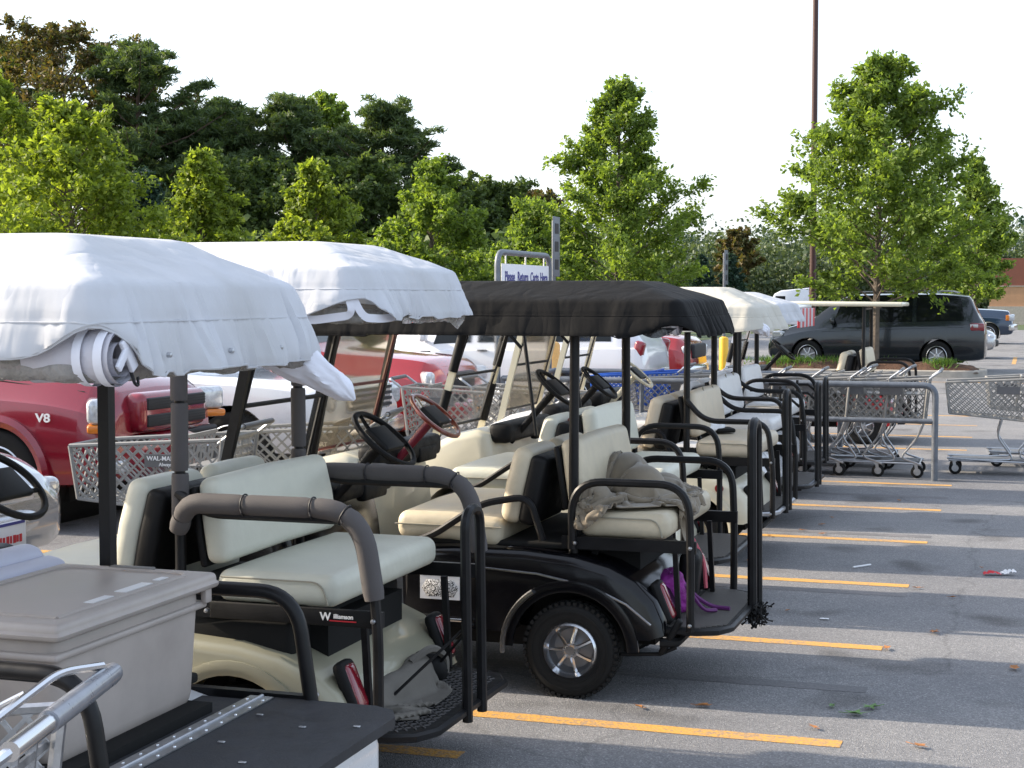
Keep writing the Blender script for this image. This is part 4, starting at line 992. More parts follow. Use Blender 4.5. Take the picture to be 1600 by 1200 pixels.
# ================================================================== cars
def mono(xs, ys):
    """monotone cubic interpolant (smooth, no overshoot)"""
    xs = np.array(xs, float); ys = np.array(ys, float); h = np.diff(xs); d = np.diff(ys)/h; m = np.zeros(len(xs))
    m[0], m[-1] = d[0], d[-1]
    for i in range(1, len(xs)-1):
        m[i] = 0 if d[i-1]*d[i] <= 0 else 2*d[i-1]*d[i]/(d[i-1]+d[i])
    def f(x):
        i = int(min(max(np.searchsorted(xs, x)-1, 0), len(xs)-2)); t = (x-xs[i])/h[i]; t = min(max(t, 0), 1)
        return ((1+2*t)*(1-t)**2*ys[i] + t*(1-t)**2*h[i]*m[i] + t*t*(3-2*t)*ys[i+1] + t*t*(t-1)*h[i]*m[i+1])
    return f
class Body:
    """lofted car body: stations (x, half width, z bottom, z belt, z top, half width at top); x = 0 at the nose, growing to the tail"""
    def __init__(s, st):
        xs = [a[0] for a in st]; s.L = xs[-1]; s.xs = xs
        s.fs = [mono(xs, [a[k] for a in st]) for k in range(1, 6)]
    RV = 11
    def ring(s, x):
        w, zb, zl, zt, wt = [f(x) for f in s.fs]; k = min(.07, (zt-zl)*.4)
        return [(0, zb), (w*.82, zb), (w*.94, zb+.03), (w*.985, zb+(zl-zb)*.22), (w, zb+(zl-zb)*.48), (w*.992, zb+(zl-zb)*.78), (w*.965, zl-.02), (w*.93, zl), (wt+(w*.93-wt)*.04, zt-k*1.1), (wt-.05, zt-k*.25), (wt-.16, zt), (0, zt+.015)]
    def pt(s, x, v, side=-1):
        """v in ring units 0..11"""
        r = s.ring(x); i = int(min(max(math.floor(v), 0), 10)); t = v-i
        return Vector((x, side*(r[i][0]+(r[i+1][0]-r[i][0])*t), r[i][1]+(r[i+1][1]-r[i][1])*t))
    def nrm(s, x, v, side=-1):
        a = s.pt(x+.02, v, side)-s.pt(x-.02, v, side); b = s.pt(x, min(v+.05, 11), side)-s.pt(x, max(v-.05, 0), side)
        n = a.cross(b); n.normalize(); return n*(-1 if (n.y*side < 0 and abs(n.y) > .05) or (abs(n.y) <= .05 and n.z < 0) else 1)
    def patch(s, name, m, parent, x0, x1, v0, v1, side=-1, off=.006, nu=8, nv=5, xf=None, ang=60):
        b = MB()
        def fn(u, v):
            vv = v0+(v1-v0)*v; xa, xb = (xf(v) if xf else (x0, x1)); x = xa+(xb-xa)*u; return s.pt(x, vv, side)+s.nrm(x, vv, side)*off
        b.grid(fn, nu, nv); return b.build(name, m, parent, ang)
    def line(s, name, m, parent, pts, side=-1, r=.004):
        b = MB(); b.tube([s.pt(x, v, side)+s.nrm(x, v, side)*.001 for x, v in pts], r, 5); return b.build(name, m, parent)
    def yz(s, x, y, side_top=True):
        """point of the upper surface at x, y"""
        r = s.ring(x); a = abs(y); up = [p for p in r[7:]]
        for i in range(len(up)-1):
            if up[i][0] >= a >= up[i+1][0]:
                t = (up[i][0]-a)/max(1e-6, up[i][0]-up[i+1][0]); return up[i][1]+(up[i+1][1]-up[i][1])*t
        return up[0][1]
    def mesh(s, m, parent, wheels, wr, nx=70):
        b = MB(); xs = np.linspace(0, s.L, nx); n = 12
        xs = np.unique(np.concatenate([xs, s.xs]))
        for x in xs:
            r = s.ring(x); b.v += [(x, -y, z) for y, z in r] + [(x, y, z) for y, z in reversed(r[1:-1])]
        n = 22
        for i in range(len(xs)-1):
            for k in range(n): b.f.append((i*n+k, i*n+(k+1) % n, (i+1)*n+(k+1) % n, (i+1)*n+k))
        b.f.append(tuple(range(n))); b.f.append(tuple((len(xs)-1)*n+k for k in reversed(range(n))))
        o = b.build('body', m, parent, 32)
        cut = MB()
        for x in wheels:
            cut.revolve([(0, -1.4), (wr*1.16, -1.4), (wr*1.16, 1.4), (0, 1.4)], (x, 0, wr), 'y', 40)
        co = cut.build('cut', None, None)
        md = o.modifiers.new('b', 'BOOLEAN'); md.object = co; md.operation = 'DIFFERENCE'; md.solver = 'EXACT'
        co.matrix_world = parent.matrix_world
        bpy.context.view_layer.update()
        co.matrix_world = o.matrix_world
        bpy.context.view_layer.update()
        me = bpy.data.meshes.new_from_object(o.evaluated_get(bpy.context.evaluated_depsgraph_get()))
        o.modifiers.clear(); o.data = me; bpy.data.objects.remove(co)
        me.polygons.foreach_set('use_smooth', [True]*len(me.polygons)); me.set_sharp_from_angle(angle=R(32))
        return o
def car(name, loc, rz, label, cat, st, m, wheels, wr=.34, panes=(), ws=None, rw=None, doors=(), handles=(), group='cars parked in the lot', track=None, rimm='alloy', belt_v=(7.15, 8.8), mirror=None, lowtrim=None):
    T = empty(name, loc, rz, label, cat, group); bpy.context.view_layer.update()
    B = Body(st); body = B.mesh(m, T, wheels, wr)
    hw = max(s_[1] for s_ in st)
    for x in wheels:
        b = MB(); b.revolve([(wr*1.13, -hw*.93), (wr*1.13, hw*.93)], (x, 0, wr), 'y', 30); b.build('wheel_well', 'dark_floor', T)
        for sd_ in (-1, 1): wheel(T, x, sd_*(hw-.115), wr, .22, 'spoked', rimm, scale=1.2)
    b = MB(); b.box((B.L/2, 0, .30), (B.L*.8, hw*1.3, .2)); b.build('underbody', 'dark_floor', T)
    for sd_ in (-1, 1):
        for (xa, xb, xc, xd) in panes:      # bottom front, bottom rear, top front, top rear
            B.patch('side_window', 'car_glass', T, 0, 0, belt_v[0], belt_v[1], sd_, .004, 8, 4, xf=lambda v, q=(xa, xb, xc, xd): (q[0]+(q[2]-q[0])*v, q[1]+(q[3]-q[1])*v))
        for pts in doors: B.line('door_seam', 'dark_trim', T, pts, sd_, .004)
        for (x, v) in handles:
            p = B.pt(x, v, sd_); b = MB(); b.rbox(p+Vector((0, sd_*.02, 0)), (.16, .03, .028), .012); b.build('door_handle', 'dark_trim' if m != 'charcoal_car' else m, T)
        if mirror:
            p = B.pt(mirror[0], mirror[1], sd_); b = MB(); b.rbox(p+Vector((.02, sd_*.12, .06)), (.11, .20, .15), .05, 4); b.tube([p, p+Vector((0, sd_*.08, .03))], .025, 6); b.build('mirror', 'dark_trim' if lowtrim == 'black' else m, T)
    def across(name_, mm, x0, x1, f0, f1, off=.005):
        b = MB()
        def fn(u, v):
            x = x0+(x1-x0)*v; ring = B.ring(x); half = (ring[9][0])*(f0+(f1-f0)*v); y = -half+2*half*u
            return (x, y, B.yz(x, y)+off)
        b.grid(fn, 14, 8); return b.build(name_, mm, T, 60)
    if ws: across('windshield', 'car_glass', *ws)
    if rw: across('rear_window', 'car_glass', *rw)
    return T, B, body
def pat_front(T, B, y0, y1, z0, z1, name, m, x_at, th=.02, rad=.02, parent=None, skew=0, dz=0):
    """a piece on the front face, between y0 and y1"""
    b = MB(); b.rbox((x_at+skew*abs((y0+y1)/2), (y0+y1)/2, (z0+z1)/2), (th, y1-y0, z1-z0), rad, 3, rot=rotz(-math.copysign(skew, (y0+y1)/2) if skew else 0)); return b.build(name, m, parent or T)
# body stations: nose x=0
def st_suv(L=4.85, w=.91, hood=1.10, roof=1.78, cowl=1.35, hz=1.02):
    return [(0, w*.80, .42, .74, .86, w*.66), (.06, w*.93, .36, .84, 1.0, w*.74), (.22, w*.985, .33, .90, hood-.03, w*.80), (.6, w, .32, .95, hood+.01, w*.83), (cowl, w, .32, .99, hood+.07, w*.84), (cowl+.12, w, .32, 1.0, hood+.12, w*.83), (cowl+.80, w, .32, 1.02, roof-.03, w*.74), (cowl+1.1, w, .32, 1.03, roof, w*.75), (L-.9, w, .32, 1.05, roof, w*.75), (L-.28, w*.99, .34, 1.06, roof-.06, w*.74), (L-.08, w*.97, .36, 1.06, 1.2, w*.78), (L, w*.90, .45, .80, .92, w*.7)]
def st_sedan(L=4.7, w=.88, hood=.90, roof=1.43, cowl=1.25):
    return [(0, w*.72, .38, .58, .66, w*.60), (.08, w*.88, .28, .64, .74, w*.70), (.35, w*.96, .24, .70, hood-.06, w*.78), (.8, w, .22, .76, hood, w*.80), (cowl, w, .22, .84, hood+.06, w*.80), (cowl+.10, w, .22, .86, hood+.10, w*.79), (cowl+.95, w, .22, .90, roof-.02, w*.66), (cowl+1.3, w, .22, .91, roof, w*.66), (cowl+1.9, w, .22, .92, roof-.03, w*.66), (L-1.0, w, .24, .93, 1.08, w*.74), (L-.55, w*.98, .25, .92, 1.02, w*.76), (L-.12, w*.94, .3, .88, .98, w*.74), (L, w*.86, .42, .72, .84, w*.68)]
def st_van(L=5.1, w=.975):
    return [(0, w*.74, .34, .60, .70, w*.60), (.08, w*.88, .28, .66, .80, w*.70), (.35, w*.97, .25, .78, .93, w*.78), (.78, w, .24, .88, 1.06, w*.80), (1.0, w, .24, .92, 1.15, w*.80), (1.85, w, .24, .99, 1.66, w*.72), (2.2, w, .24, 1.0, 1.72, w*.73), (L-1.2, w, .24, 1.03, 1.74, w*.74), (L-.42, w*.99, .25, 1.05, 1.69, w*.73), (L-.14, w*.97, .27, 1.05, 1.22, w*.80), (L-.03, w*.94, .30, .96, 1.04, w*.80), (L, w*.86, .40, .72, .80, w*.7)]
def st_pickup(L=5.3, w=.95, hood=1.13, roof=1.80, cowl=1.45, cab=1.9, bed=1.18):
    return [(0, w*.82, .44, .74, .86, w*.68), (.06, w*.93, .38, .86, 1.02, w*.76), (.2, w*.98, .35, .93, hood-.02, w*.82), (.6, w, .34, .98, hood+.02, w*.84), (cowl, w, .34, 1.02, hood+.07, w*.84), (cowl+.1, w, .34, 1.03, hood+.12, w*.83), (cowl+.70, w, .34, 1.05, roof-.03, w*.72), (cowl+1.0, w, .34, 1.05, roof, w*.73), (cowl+cab-.25, w, .34, 1.06, roof-.01, w*.73), (cowl+cab-.02, w, .34, 1.06, bed+.06, w*.84), (cowl+cab+.1, w, .34, 1.07, bed, w*.88), (L-.1, w, .36, 1.07, bed, w*.88), (L, w*.97, .40, 1.03, bed-.03, w*.86)]
FACE_R = PI          # nose toward +X
# --- red SUV at left
T, B, body = car('parked_suv', (-6.56, 11.22, 0), FACE_R, 'dark red sport utility vehicle with crosshair grille behind the nearest cart', 'car', st_suv(), 'red_car', (.92, 3.75), .37,
    panes=((1.75, 2.45, 2.10, 2.5), (2.52, 3.3, 2.56, 3.3), (3.4, 4.5, 3.4, 4.4)), ws=(1.50, 2.12, .93, .92), rw=None, doors=(((1.62, 2), (1.6, 5), (1.62, 7)), ((2.5, 1.5), (2.5, 7))), handles=((2.35, 5.6),), mirror=(1.75, 7.2))
for s in (-1, 1):
    b = MB(); b.tube([(.92+.435*math.cos(R(a)), s*.905, .37+.435*math.sin(R(a))) for a in range(-4, 185, 8)], 1, 6, sq=(.050, .035)); b.build('fender_flare', 'red_car', T)
    b = MB(); b.rbox((.165, s*.73, .885), (.12, .58, .18), .045, 4, rot=rotz(s*.58)); hl = b.build('headlight', 'lamp_clear', T)
    b = MB(); b.rbox((.16, s*.735, .765), (.12, .58, .06), .02, 3, rot=rotz(s*.58)); b.build('turn_signal', 'amber', T)
    b = MB(); b.rbox((-.02, s*.66, .48), (.05, .16, .10), .04, 4); b.build('fog_lamp', 'lamp_clear', T)
b = MB(); b.rbox((-.02, 0, .85), (.20, 1.0, .29), .07, 4); gr = b.build('grille_surround', 'red_car', T)
for sy_ in (-1, 1):
    for z in (.912, .79):
        b = MB(); b.rbox((-.115, sy_*.235, z), (.03, .42, .09), .012); q = b.build('grille_opening', 'ink', gr)
        b = MB()
        for k in range(4): b.box((-.124, sy_*.235, z-.03+k*.02), (.014, .415, .006))
        b.build('grille_slat', 'dark_trim', gr)
b = MB(); b.rbox((-.03, 0, .575), (.20, 1.72, .24), .07, 4, fn=lambda p: (p.x+.16*(abs(p.y)/.86)**3, p.y, p.z)); b.build('bumper', 'red_car', T)
b = MB(); b.rbox((.0, 0, .66), (.15, 1.5, .05), .02); b.build('bumper_gap', 'ink', T)
text('V8', .085, 'ink_white', T, (.62-.13, .918, .83), (PI/2, 0, PI), 'badge', .004, 1.35)
B.line('hood_seam', 'dark_trim', T, [(.25, 8.2), (.8, 8.2), (1.4, 8.3)], 1, .004)
T.scale = (1, 1, 1.06)
# --- silver sedan nose at the left edge
T, B, body = car('parked_sedan', (-5.62, 7.72, 0), FACE_R, 'silver sedan nose with a red lettered front plate at the left edge', 'car', st_sedan(), 'silver_car', (.92, 3.6), .32,
    panes=((1.75, 2.6, 2.25, 2.62), (2.68, 3.4, 2.7, 3.1)), ws=(1.42, 2.22, .93, .9), rw=(3.2, 3.75, .9, .9), doors=(((1.5, 2), (1.5, 6.8)), ((2.65, 2), (2.65, 6.8))), handles=((2.45, 5.5),), mirror=(1.75, 7.2))
for s in (-1, 1):
    b = MB(); b.rbox((.16, s*.62, .63), (.16, .30, .13), .05, 4, rot=rotz(s*.45)); b.build('headlight', 'lamp_clear', T)
b = MB(); b.rbox((-.02, 0, .47), (.18, 1.56, .16), .07, 4, fn=lambda p: (p.x+.22*(abs(p.y)/.78)**2.4, p.y, p.z)); b.build('bumper', 'silver_car', T)
b = MB(); b.rbox((.0, 0, .64), (.09, .70, .09), .03, 3); b.build('grille', 'chrome', T)
b = MB(); b.rbox((-.115, .02, .44), (.012, .31, .155), .004); pl = b.build('front_plate', 'plate_white', T)
for k, (y_, w_, h_) in enumerate(((-.10, .022, .045), (-.07, .018, .04), (-.042, .026, .045), (-.008, .016, .042), (.022, .024, .045), (.058, .02, .04), (.09, .024, .045), (.122, .018, .042))): MB().box((-.1225, .02+y_, .415), (.003, w_, h_)).build('plate_mark', 'red_print', pl)
b = MB(); b.box((-.1225, .02, .505), (.003, .28, .016)); b.build('plate_band', 'ink_blue', pl)
# --- white pickup next to the red SUV
T, B, body = car('parked_pickup', (-6.0, 14.0, 0), FACE_R, 'white pickup hood seen behind the cream foam-railed cart', 'car', st_pickup(hood=1.0), 'white_car', (.95, 4.1), .37,
    panes=((1.95, 2.6, 2.15, 2.62), (2.68, 3.15, 2.7, 3.15)), ws=(1.6, 2.15, .93, .9), doors=(((1.7, 2), (1.7, 7)), ((2.64, 2), (2.64, 7)), ((3.3, 2), (3.3, 7))), handles=((2.5, 5.6),), mirror=(1.9, 7.2), rimm='steel')
for s in (-1, 1):
    b = MB(); b.rbox((.07, s*.70, .84), (.13, .28, .20), .05, 4, rot=rotz(s*.3)); b.build('headlight', 'lamp_clear', T)
b = MB(); b.rbox((0.0, 0, .84), (.10, 1.0, .26), .04, 3); gr = b.build('grille', 'chrome', T)
for k in range(4):
    b = MB(); b.box((-.055, 0, .755+.055*k), (.02, .94, .028)); b.build('grille_slot', 'ink', gr)
b = MB(); b.rbox((-.06, 0, .54), (.20, 1.8, .18), .06, 4, fn=lambda p: (p.x+.14*(abs(p.y)/.9)**3, p.y, p.z)); b.build('bumper', 'chrome', T)
# --- second red vehicle
T, B, body = car('parked_suv', (-6.05, 16.85, 0), FACE_R, 'red sport utility vehicle nose seen through a tinted golf cart windshield', 'car', st_suv(4.6, .90, 1.13, 1.75, 1.40), 'red_car2', (.92, 3.6), .36,
    panes=((1.8, 2.45, 2.15, 2.5), (2.52, 3.3, 2.56, 3.3), (3.4, 4.3, 3.4, 4.2)), ws=(1.55, 2.17, .93, .92), doors=(((1.62, 2), (1.6, 5), (1.62, 7)), ((2.5, 1.5), (2.5, 7))), handles=((2.35, 5.6),), mirror=(1.8, 7.2))
for s in (-1, 1):
    b = MB(); b.rbox((.17, s*.74, .90), (.12, .42, .17), .05, 4, rot=rotz(s*.65)); b.build('headlight', 'lamp_clear', T)
    b = MB(); b.rbox((.20, s*.82, .70), (.10, .26, .06), .02, 3, rot=rotz(s*.75)); b.build('turn_signal', 'amber', T)
b = MB(); b.rbox((.0, 0, .53), (.18, 1.66, .22), .07, 4, fn=lambda p: (p.x+.18*(abs(p.y)/.83)**3, p.y, p.z)); b.build('bumper', 'red_car2', T)
b = MB(); b.rbox((.03, 0, .86), (.08, .8, .2), .04, 3); b.build('grille', 'ink', T)
b = MB(); b.tube([(1.56+.25*u, .62-.75*u, 1.275+.22*u) for u in np.linspace(0, 1, 6)], .012, 6); b.build('wiper', 'dark_trim', T)
# --- white van with its tail to the aisle
T, B, body = car('parked_van', (-10.3, 23.35, 0), 0, 'white minivan with a red tail light showing behind the golf carts', 'car', st_van(5.0, .95), 'white_car', (.95, 3.95), .34,
    panes=((1.75, 2.35, 2.0, 2.4), (2.45, 3.5, 2.48, 3.5), (3.6, 4.5, 3.6, 4.4)), ws=(1.15, 1.98, .93, .9), rw=(4.62, 4.82, .9, .92), doors=(((1.4, 2), (1.4, 6.9)), ((2.4, 2), (2.4, 7)), ((3.45, 2), (3.45, 7))), handles=((2.55, 6.1), (1.65, 6.1)), mirror=(1.6, 7.3))
for s in (-1, 1):
    b = MB(); b.rbox((4.90, s*.815, .98), (.16, .14, .34), .05, 4, rot=roty(.25), fn=lambda p: (p.x, p.y, p.z)); b.build('tail_light', 'tail_red', T)
b = MB(); b.rbox((4.93, 0, .52), (.24, 1.78, .24), .07, 4, fn=lambda p: (p.x-.10*(abs(p.y)/.88)**3, p.y, p.z)); b.build('bumper', 'white_car', T)
# --- red pickup further along
T, B, body = car('parked_pickup', (-5.35, 26.6, 0), FACE_R, 'bright red pickup nose behind the white minivan\'s tail', 'car', st_pickup(), 'red_car2', (.85, 4.1), .38,
    panes=((1.95, 2.6, 2.15, 2.62), (2.68, 3.15, 2.7, 3.15)), ws=(1.6, 2.15, .93, .9), doors=(((1.7, 2), (1.7, 7)), ((2.64, 2), (2.64, 7))), handles=((2.5, 5.6),), mirror=(1.9, 7.2))
b = MB(); b.rbox((-.05, 0, .56), (.18, 1.8, .2), .06, 4, fn=lambda p: (p.x+.14*(abs(p.y)/.9)**3, p.y, p.z)); b.build('bumper', 'chrome', T)
for s in (-1, 1):
    b = MB(); b.rbox((.08, s*.70, .88), (.13, .28, .2), .05, 4, rot=rotz(s*.3)); b.build('headlight', 'lamp_clear', T)
b = MB(); b.rbox((.0, 0, .88), (.1, 1.0, .24), .04, 3); b.build('grille', 'ink', T)
# --- charcoal minivan beyond the island
T, B, body = car('parked_minivan', (-6.13, 39.9, 0), 0, 'charcoal grey minivan parked behind the planted island', 'car', st_van(5.1, .98), 'charcoal_car', (.98, 4.0), .345,
    panes=((1.55, 2.30, 1.95, 2.33), (2.42, 3.42, 2.42, 3.42), (3.52, 4.62, 3.52, 4.45)), ws=(1.12, 1.95, .93, .9), rw=(4.70, 4.92, .92, .92),
    doors=(((1.35, 1.5), (1.33, 4), (1.42, 6.9)), ((2.37, 1.5), (2.37, 7)), ((3.47, 1.5), (3.47, 7)), ((1.3, 5.6), (3, 5.7), (4.6, 5.8))), handles=((2.2, 5.9), (2.55, 5.9)), mirror=(1.55, 7.2))
for s in (-1, 1):
    b = MB(); b.rbox((4.90, s*.845, .995), (.34, .20, .20), .06, 4, rot=rotz(-s*.12)); tl = b.build('tail_light', 'tail_red', T)
    b = MB(); b.rbox((4.84, s*.94, 1.03), (.18, .03, .07), .008, 3); b.build('reverse_lens', 'lamp_clear', tl)
    b = MB(); b.rbox((.26, s*.72, .80), (.34, .2, .16), .05, 4, rot=rotz(s*.6)); b.build('headlight', 'lamp_clear', T)
    b = MB(); b.tube([(2.1, s*.66, 1.745), (2.2, s*.66, 1.785), (4.3, s*.66, 1.80), (4.45, s*.66, 1.76)], .014, 6); b.build('roof_rail', 'steel', T)
b = MB(); b.rbox((4.96, 0, .50), (.26, 1.80, .26), .08, 4, fn=lambda p: (p.x-.12*(abs(p.y)/.9)**3, p.y, p.z)); b.build('bumper', 'charcoal_car', T)
# --- cars further back on the right
T.scale = (1, 1, 1.06)
p = at(1583, 60); T, B, body = car('parked_pickup', (p.x, p.y, 0), FACE_R, 'dark blue pickup nose behind the charcoal minivan', 'car', st_pickup(hood=1.25, roof=1.95), 'blue_car', (.9, 4.1), .39,
    panes=((1.95, 2.6, 2.15, 2.62), (2.68, 3.15, 2.7, 3.15)), ws=(1.6, 2.15, .93, .9), doors=(((1.7, 2), (1.7, 7)),), mirror=(1.9, 7.2))
b = MB(); b.rbox((-.06, 0, .62), (.2, 1.85, .24), .06, 4, fn=lambda p: (p.x+.14*(abs(p.y)/.92)**3, p.y, p.z)); b.build('bumper', 'chrome', T)
for s in (-1, 1):
    b = MB(); b.rbox((.10, s*.76, .98), (.22, .24, .24), .05, 4, rot=rotz(s*.5)); b.build('headlight', 'lamp_clear', T)
    b = MB(); b.rbox((.2, s*.92, .98), (.12, .03, .2), .01, 3); b.build('turn_signal', 'amber', T)
p = at(1556, 46); T, B, body = car('parked_sedan', (p.x, p.y, 0), FACE_R, 'silver sedan nose peeking out behind the charcoal minivan', 'car', st_sedan(), 'silver_car', (.92, 3.6), .32,
    panes=((1.75, 2.6, 2.25, 2.62), (2.68, 3.4, 2.7, 3.1)), ws=(1.42, 2.22, .93, .9), rw=(3.2, 3.75, .9, .9), mirror=(1.75, 7.2))
for s in (-1, 1):
    b = MB(); b.rbox((.16, s*.62, .64), (.16, .30, .13), .05, 4, rot=rotz(s*.45)); b.build('headlight', 'lamp_clear', T)
b = MB(); b.rbox((0, 0, .44), (.16, 1.5, .2), .06, 4, fn=lambda p: (p.x+.22*(abs(p.y)/.75)**2.4, p.y, p.z)); b.build('bumper', 'dark_trim', T)
# --- white semi tractor far behind
p = at(1168, 78); T = empty('semi_truck', (p.x, p.y, 0), .12, 'white semi truck with a sloping hood far behind the island tree', 'truck', None)
b = MB(); b.prism([(0, .5), (0, 1.2), (.25, 1.62), (1.55, 1.95), (1.6, 1.2), (1.6, .5)], -.95, .95, .14); b.build('hood', 'white_car', T)
b = MB(); b.prism([(1.5, .6), (1.5, 2.0), (1.85, 2.85), (2.3, 3.1), (4.2, 3.3), (4.2, .6)], -1.15, 1.15, .12); b.build('cab', 'white_car', T)
b = MB(); b.add([(1.52, -.95, 2.05), (1.52, .95, 2.05), (1.83, .9, 2.75), (1.83, -.9, 2.75)], [(0,1,2,3)]); b.build('windshield', 'car_glass', T, loc=(-.02, 0, .01))
b = MB(); b.add([(1.75, -1.156, 2.0), (2.6, -1.156, 2.0), (2.6, -1.156, 2.7), (1.95, -1.156, 2.7)], [(0,1,2,3)]); b.build('side_window', 'car_glass', T)
for s in (-1, 1):
    b = MB(); b.rbox((1.45, s*1.36, 2.35), (.10, .18, .75), .04); b.tube([(1.6, s*1.1, 2.6), (1.45, s*1.36, 2.6)], .025, 6); b.build('mirror', 'dark_trim', T)
    for x in (.75, 3.5): wheel(T, x, s*.95, .5, .3, 'steel', 'alloy')
T.scale = (.7, .7, .66)
b = MB(); b.box((3.6, 0, .8), (5.2, .9, .2)); b.build('frame', 'dark_floor', T)

# ================================================================== shopping carts and the corral
def lattice(b, q, sp, wd, th, du, dv):
    """diagonal bars over the quad q (bilinear), du x dv metres"""
    q = [Vector(p) for p in q]
    def P(u, v): return (q[0]*(1-u)+q[1]*u)*(1-v)+(q[3]*(1-u)+q[2]*u)*v
    n_ = (q[1]-q[0]).cross(q[3]-q[0]).normalized()
    for sg in (1, -1):
        c = -dv if sg > 0 else 0
        while c < du+dv:
            # line x = c + sg*y, y 0..dv
            pts = []
            y0, y1 = 0, dv
            if sg > 0: y0 = max(0, -c); y1 = min(dv, du-c)
            else: y0 = max(0, c-du); y1 = min(dv, c)
            if y1-y0 > .02:
                A, B_ = P((c+sg*y0)/du, y0/dv), P((c+sg*y1)/du, y1/dv)
                d = (B_-A).normalized(); s_ = d.cross(n_).normalized()*wd/2; t_ = n_*th/2
                V = [A-s_-t_, A+s_-t_, A+s_+t_, A-s_+t_, B_-s_-t_, B_+s_-t_, B_+s_+t_, B_-s_+t_]
                b.add(V, [(0,4,5,1), (1,5,6,2), (2,6,7,3), (3,7,4,0)])
            c += sp
def shop_cart(m='cart_plastic', frame='steel', plate=None, sp=.078):
    """handle at +x, basket front at -x; origin on the ground below the middle"""
    T = empty('shopping_cart')
    fx, rx = -.50, .46; fw, rw = .215, .285; ft, rt = .93, .985; fb, rb = .62, .545
    A = {('f',-1): (fx, -fw), ('f',1): (fx, fw), ('r',-1): (rx, -rw), ('r',1): (rx, rw)}
    def c(e, s, top):
        x, y = A[(e, s)]; z = {'f': (fb, ft), 'r': (rb, rt)}[e][top]; k = 1 if top else .88
        return Vector((x*(1 if top else .93 if e == 'f' else .90), y*k, z))
    b = MB()
    for s in (-1, 1): lattice(b, [c('f', s, 0), c('r', s, 0), c('r', s, 1), c('f', s, 1)], sp, .0095, .008, .95, .38)
    lattice(b, [c('f', -1, 0), c('f', 1, 0), c('f', 1, 1), c('f', -1, 1)], sp, .0095, .008, .42, .31)
    lattice(b, [c('f', -1, 0), c('f', 1, 0), c('r', 1, 0), c('r', -1, 0)], sp*1.2, .010, .008, .5, .9)
    for top, r_ in ((1, .012), (0, .011)):
        b.tube([c('f', -1, top), c('f', 1, top), c('r', 1, top), c('r', -1, top)], r_, 6, closed=True)
    for e in 'fr':
        for s in (-1, 1): b.tube([c(e, s, 0), c(e, s, 1)], .012 if e == 'f' else .014, 6)
    bk = b.build('basket', m, T, 30)
    # rear flap with slats and the child seat
    b = MB()
    for k in range(9):
        t = k/8; z = rb+.02+(rt-rb-.04)*t; y = rw*(.88+.12*t)-.015; x = rx*(.90+.10*t)-.02-.10*(1-abs(2*t-1))*.0
        b.box((x, 0, z), (.008, 2*y, .016))
    for k in range(5):
        y = -.2+.1*k; b.bar((rx*.9-.02, y*.9, rb+.02), (rx-.02, y, rt-.01), .014, .008)
    b.build('rear_flap', m, T, 30)
    b = MB(); b.box((rx-.14, 0, rt-.16), (.20, .46, .010)); 
    for k in range(8): b.bar((rx-.28, -.21+.06*k, rt-.30), (rx-.235, -.21+.06*k, rt+.01), .012, .008)
    b.bar((rx-.235, -.24, rt+.01), (rx-.235, .24, rt+.01), .014, .02); b.build('child_seat', m, T, 30)
    b = MB(); b.tube(fil([(rx-.02, -rw, rt-.02), (rx+.11, -rw, rt+.075), (rx+.11, rw, rt+.075), (rx-.02, rw, rt-.02)], .03), .011, 8); h = b.build('handle', frame, T)
    b = MB(); b.tube([(rx+.11, -rw+.05, rt+.075), (rx+.11, rw-.05, rt+.075)], .017, 10); b.build('handle_grip', 'cart_plastic_dark', h)
    if plate:
        for s in (-1, 1):
            b = MB(); b.box((.10, s*(rw-.012), .86), (.22, .012, .075)); p_ = b.build('name_plate', 'cart_plastic_dark', T)
            if plate is not True:
                text(plate, .036, 'plate_white', p_, (.10, s*(rw-.004)-.003*(s < 0), .873), (PI/2, 0, 0 if s < 0 else PI)); text('Always', .028, 'plate_white', p_, (.12, s*(rw-.004)-.003*(s < 0), .839), (PI/2, 0, 0 if s < 0 else PI))
    b = MB()
    for s in (-1, 1):
        b.tube(fil([(rx-.03, s*rw*.94, .60), (rx-.10, s*rw*.9, .40), (.20, s*.25, .20), (.36, s*.27, .15), (.40, s*.27, .13)], .06), .0105, 7)
        b.tube(fil([(.05, s*.22, .585), (.0, s*.22, .40), (.16, s*.22, .17), (-.10, s*.22, .155), (-.48, s*.17, .165)], .06), .0105, 7)
        b.tube([(.40, s*.27, .145), (-.46, s*.17, .145)], .010, 7)
    b.tube([(-.46, -.17, .145), (-.46, .17, .145)], .010, 7); b.tube([(.38, -.27, .145), (.38, .27, .145)], .010, 7)
    b.build('frame', frame, T)
    b = MB(); b.box((-.03, 0, .152), (.80, .36, .012)); b.build('bottom_rack', 'cart_plastic_dark', T)
    for x, y in ((.36, .25), (.36, -.25), (-.40, .165), (-.40, -.165)):
        b = MB(); b.revolve([(.0, -.014), (.05, -.015), (.062, -.011), (.062, .011), (.05, .015), (0, .014)], (x, y, .064), 'y', 22); w_ = b.build('caster_wheel', 'rubber', T)
        b = MB(); b.revolve([(0, -.0165), (.034, -.0165), (.036, -.013)], (x, y, .064), 'y', 16); b.revolve([(0, .0165), (.034, .0165), (.036, .013)], (x, y, .064), 'y', 16); b.build('hub', 'steel', w_)
        b = MB()
        for s in (-1, 1): b.bar((x, y+s*.02, .06), (x-.012, y+s*.02, .135), .03, .004)
        b.box((x-.012, y, .137), (.05, .045, .008)); b.build('caster_fork', 'steel', w_)
    return T
def put_cart(proto, first, x, y, rz, label, group=None):
    o = proto if first else copy_tree(proto); o.location = (x, y, 0); o.rotation_euler = (0, 0, rz)
    o['label'] = label; o['category'] = 'shopping cart'; o['group'] = group or 'shopping carts around the lot'; return o
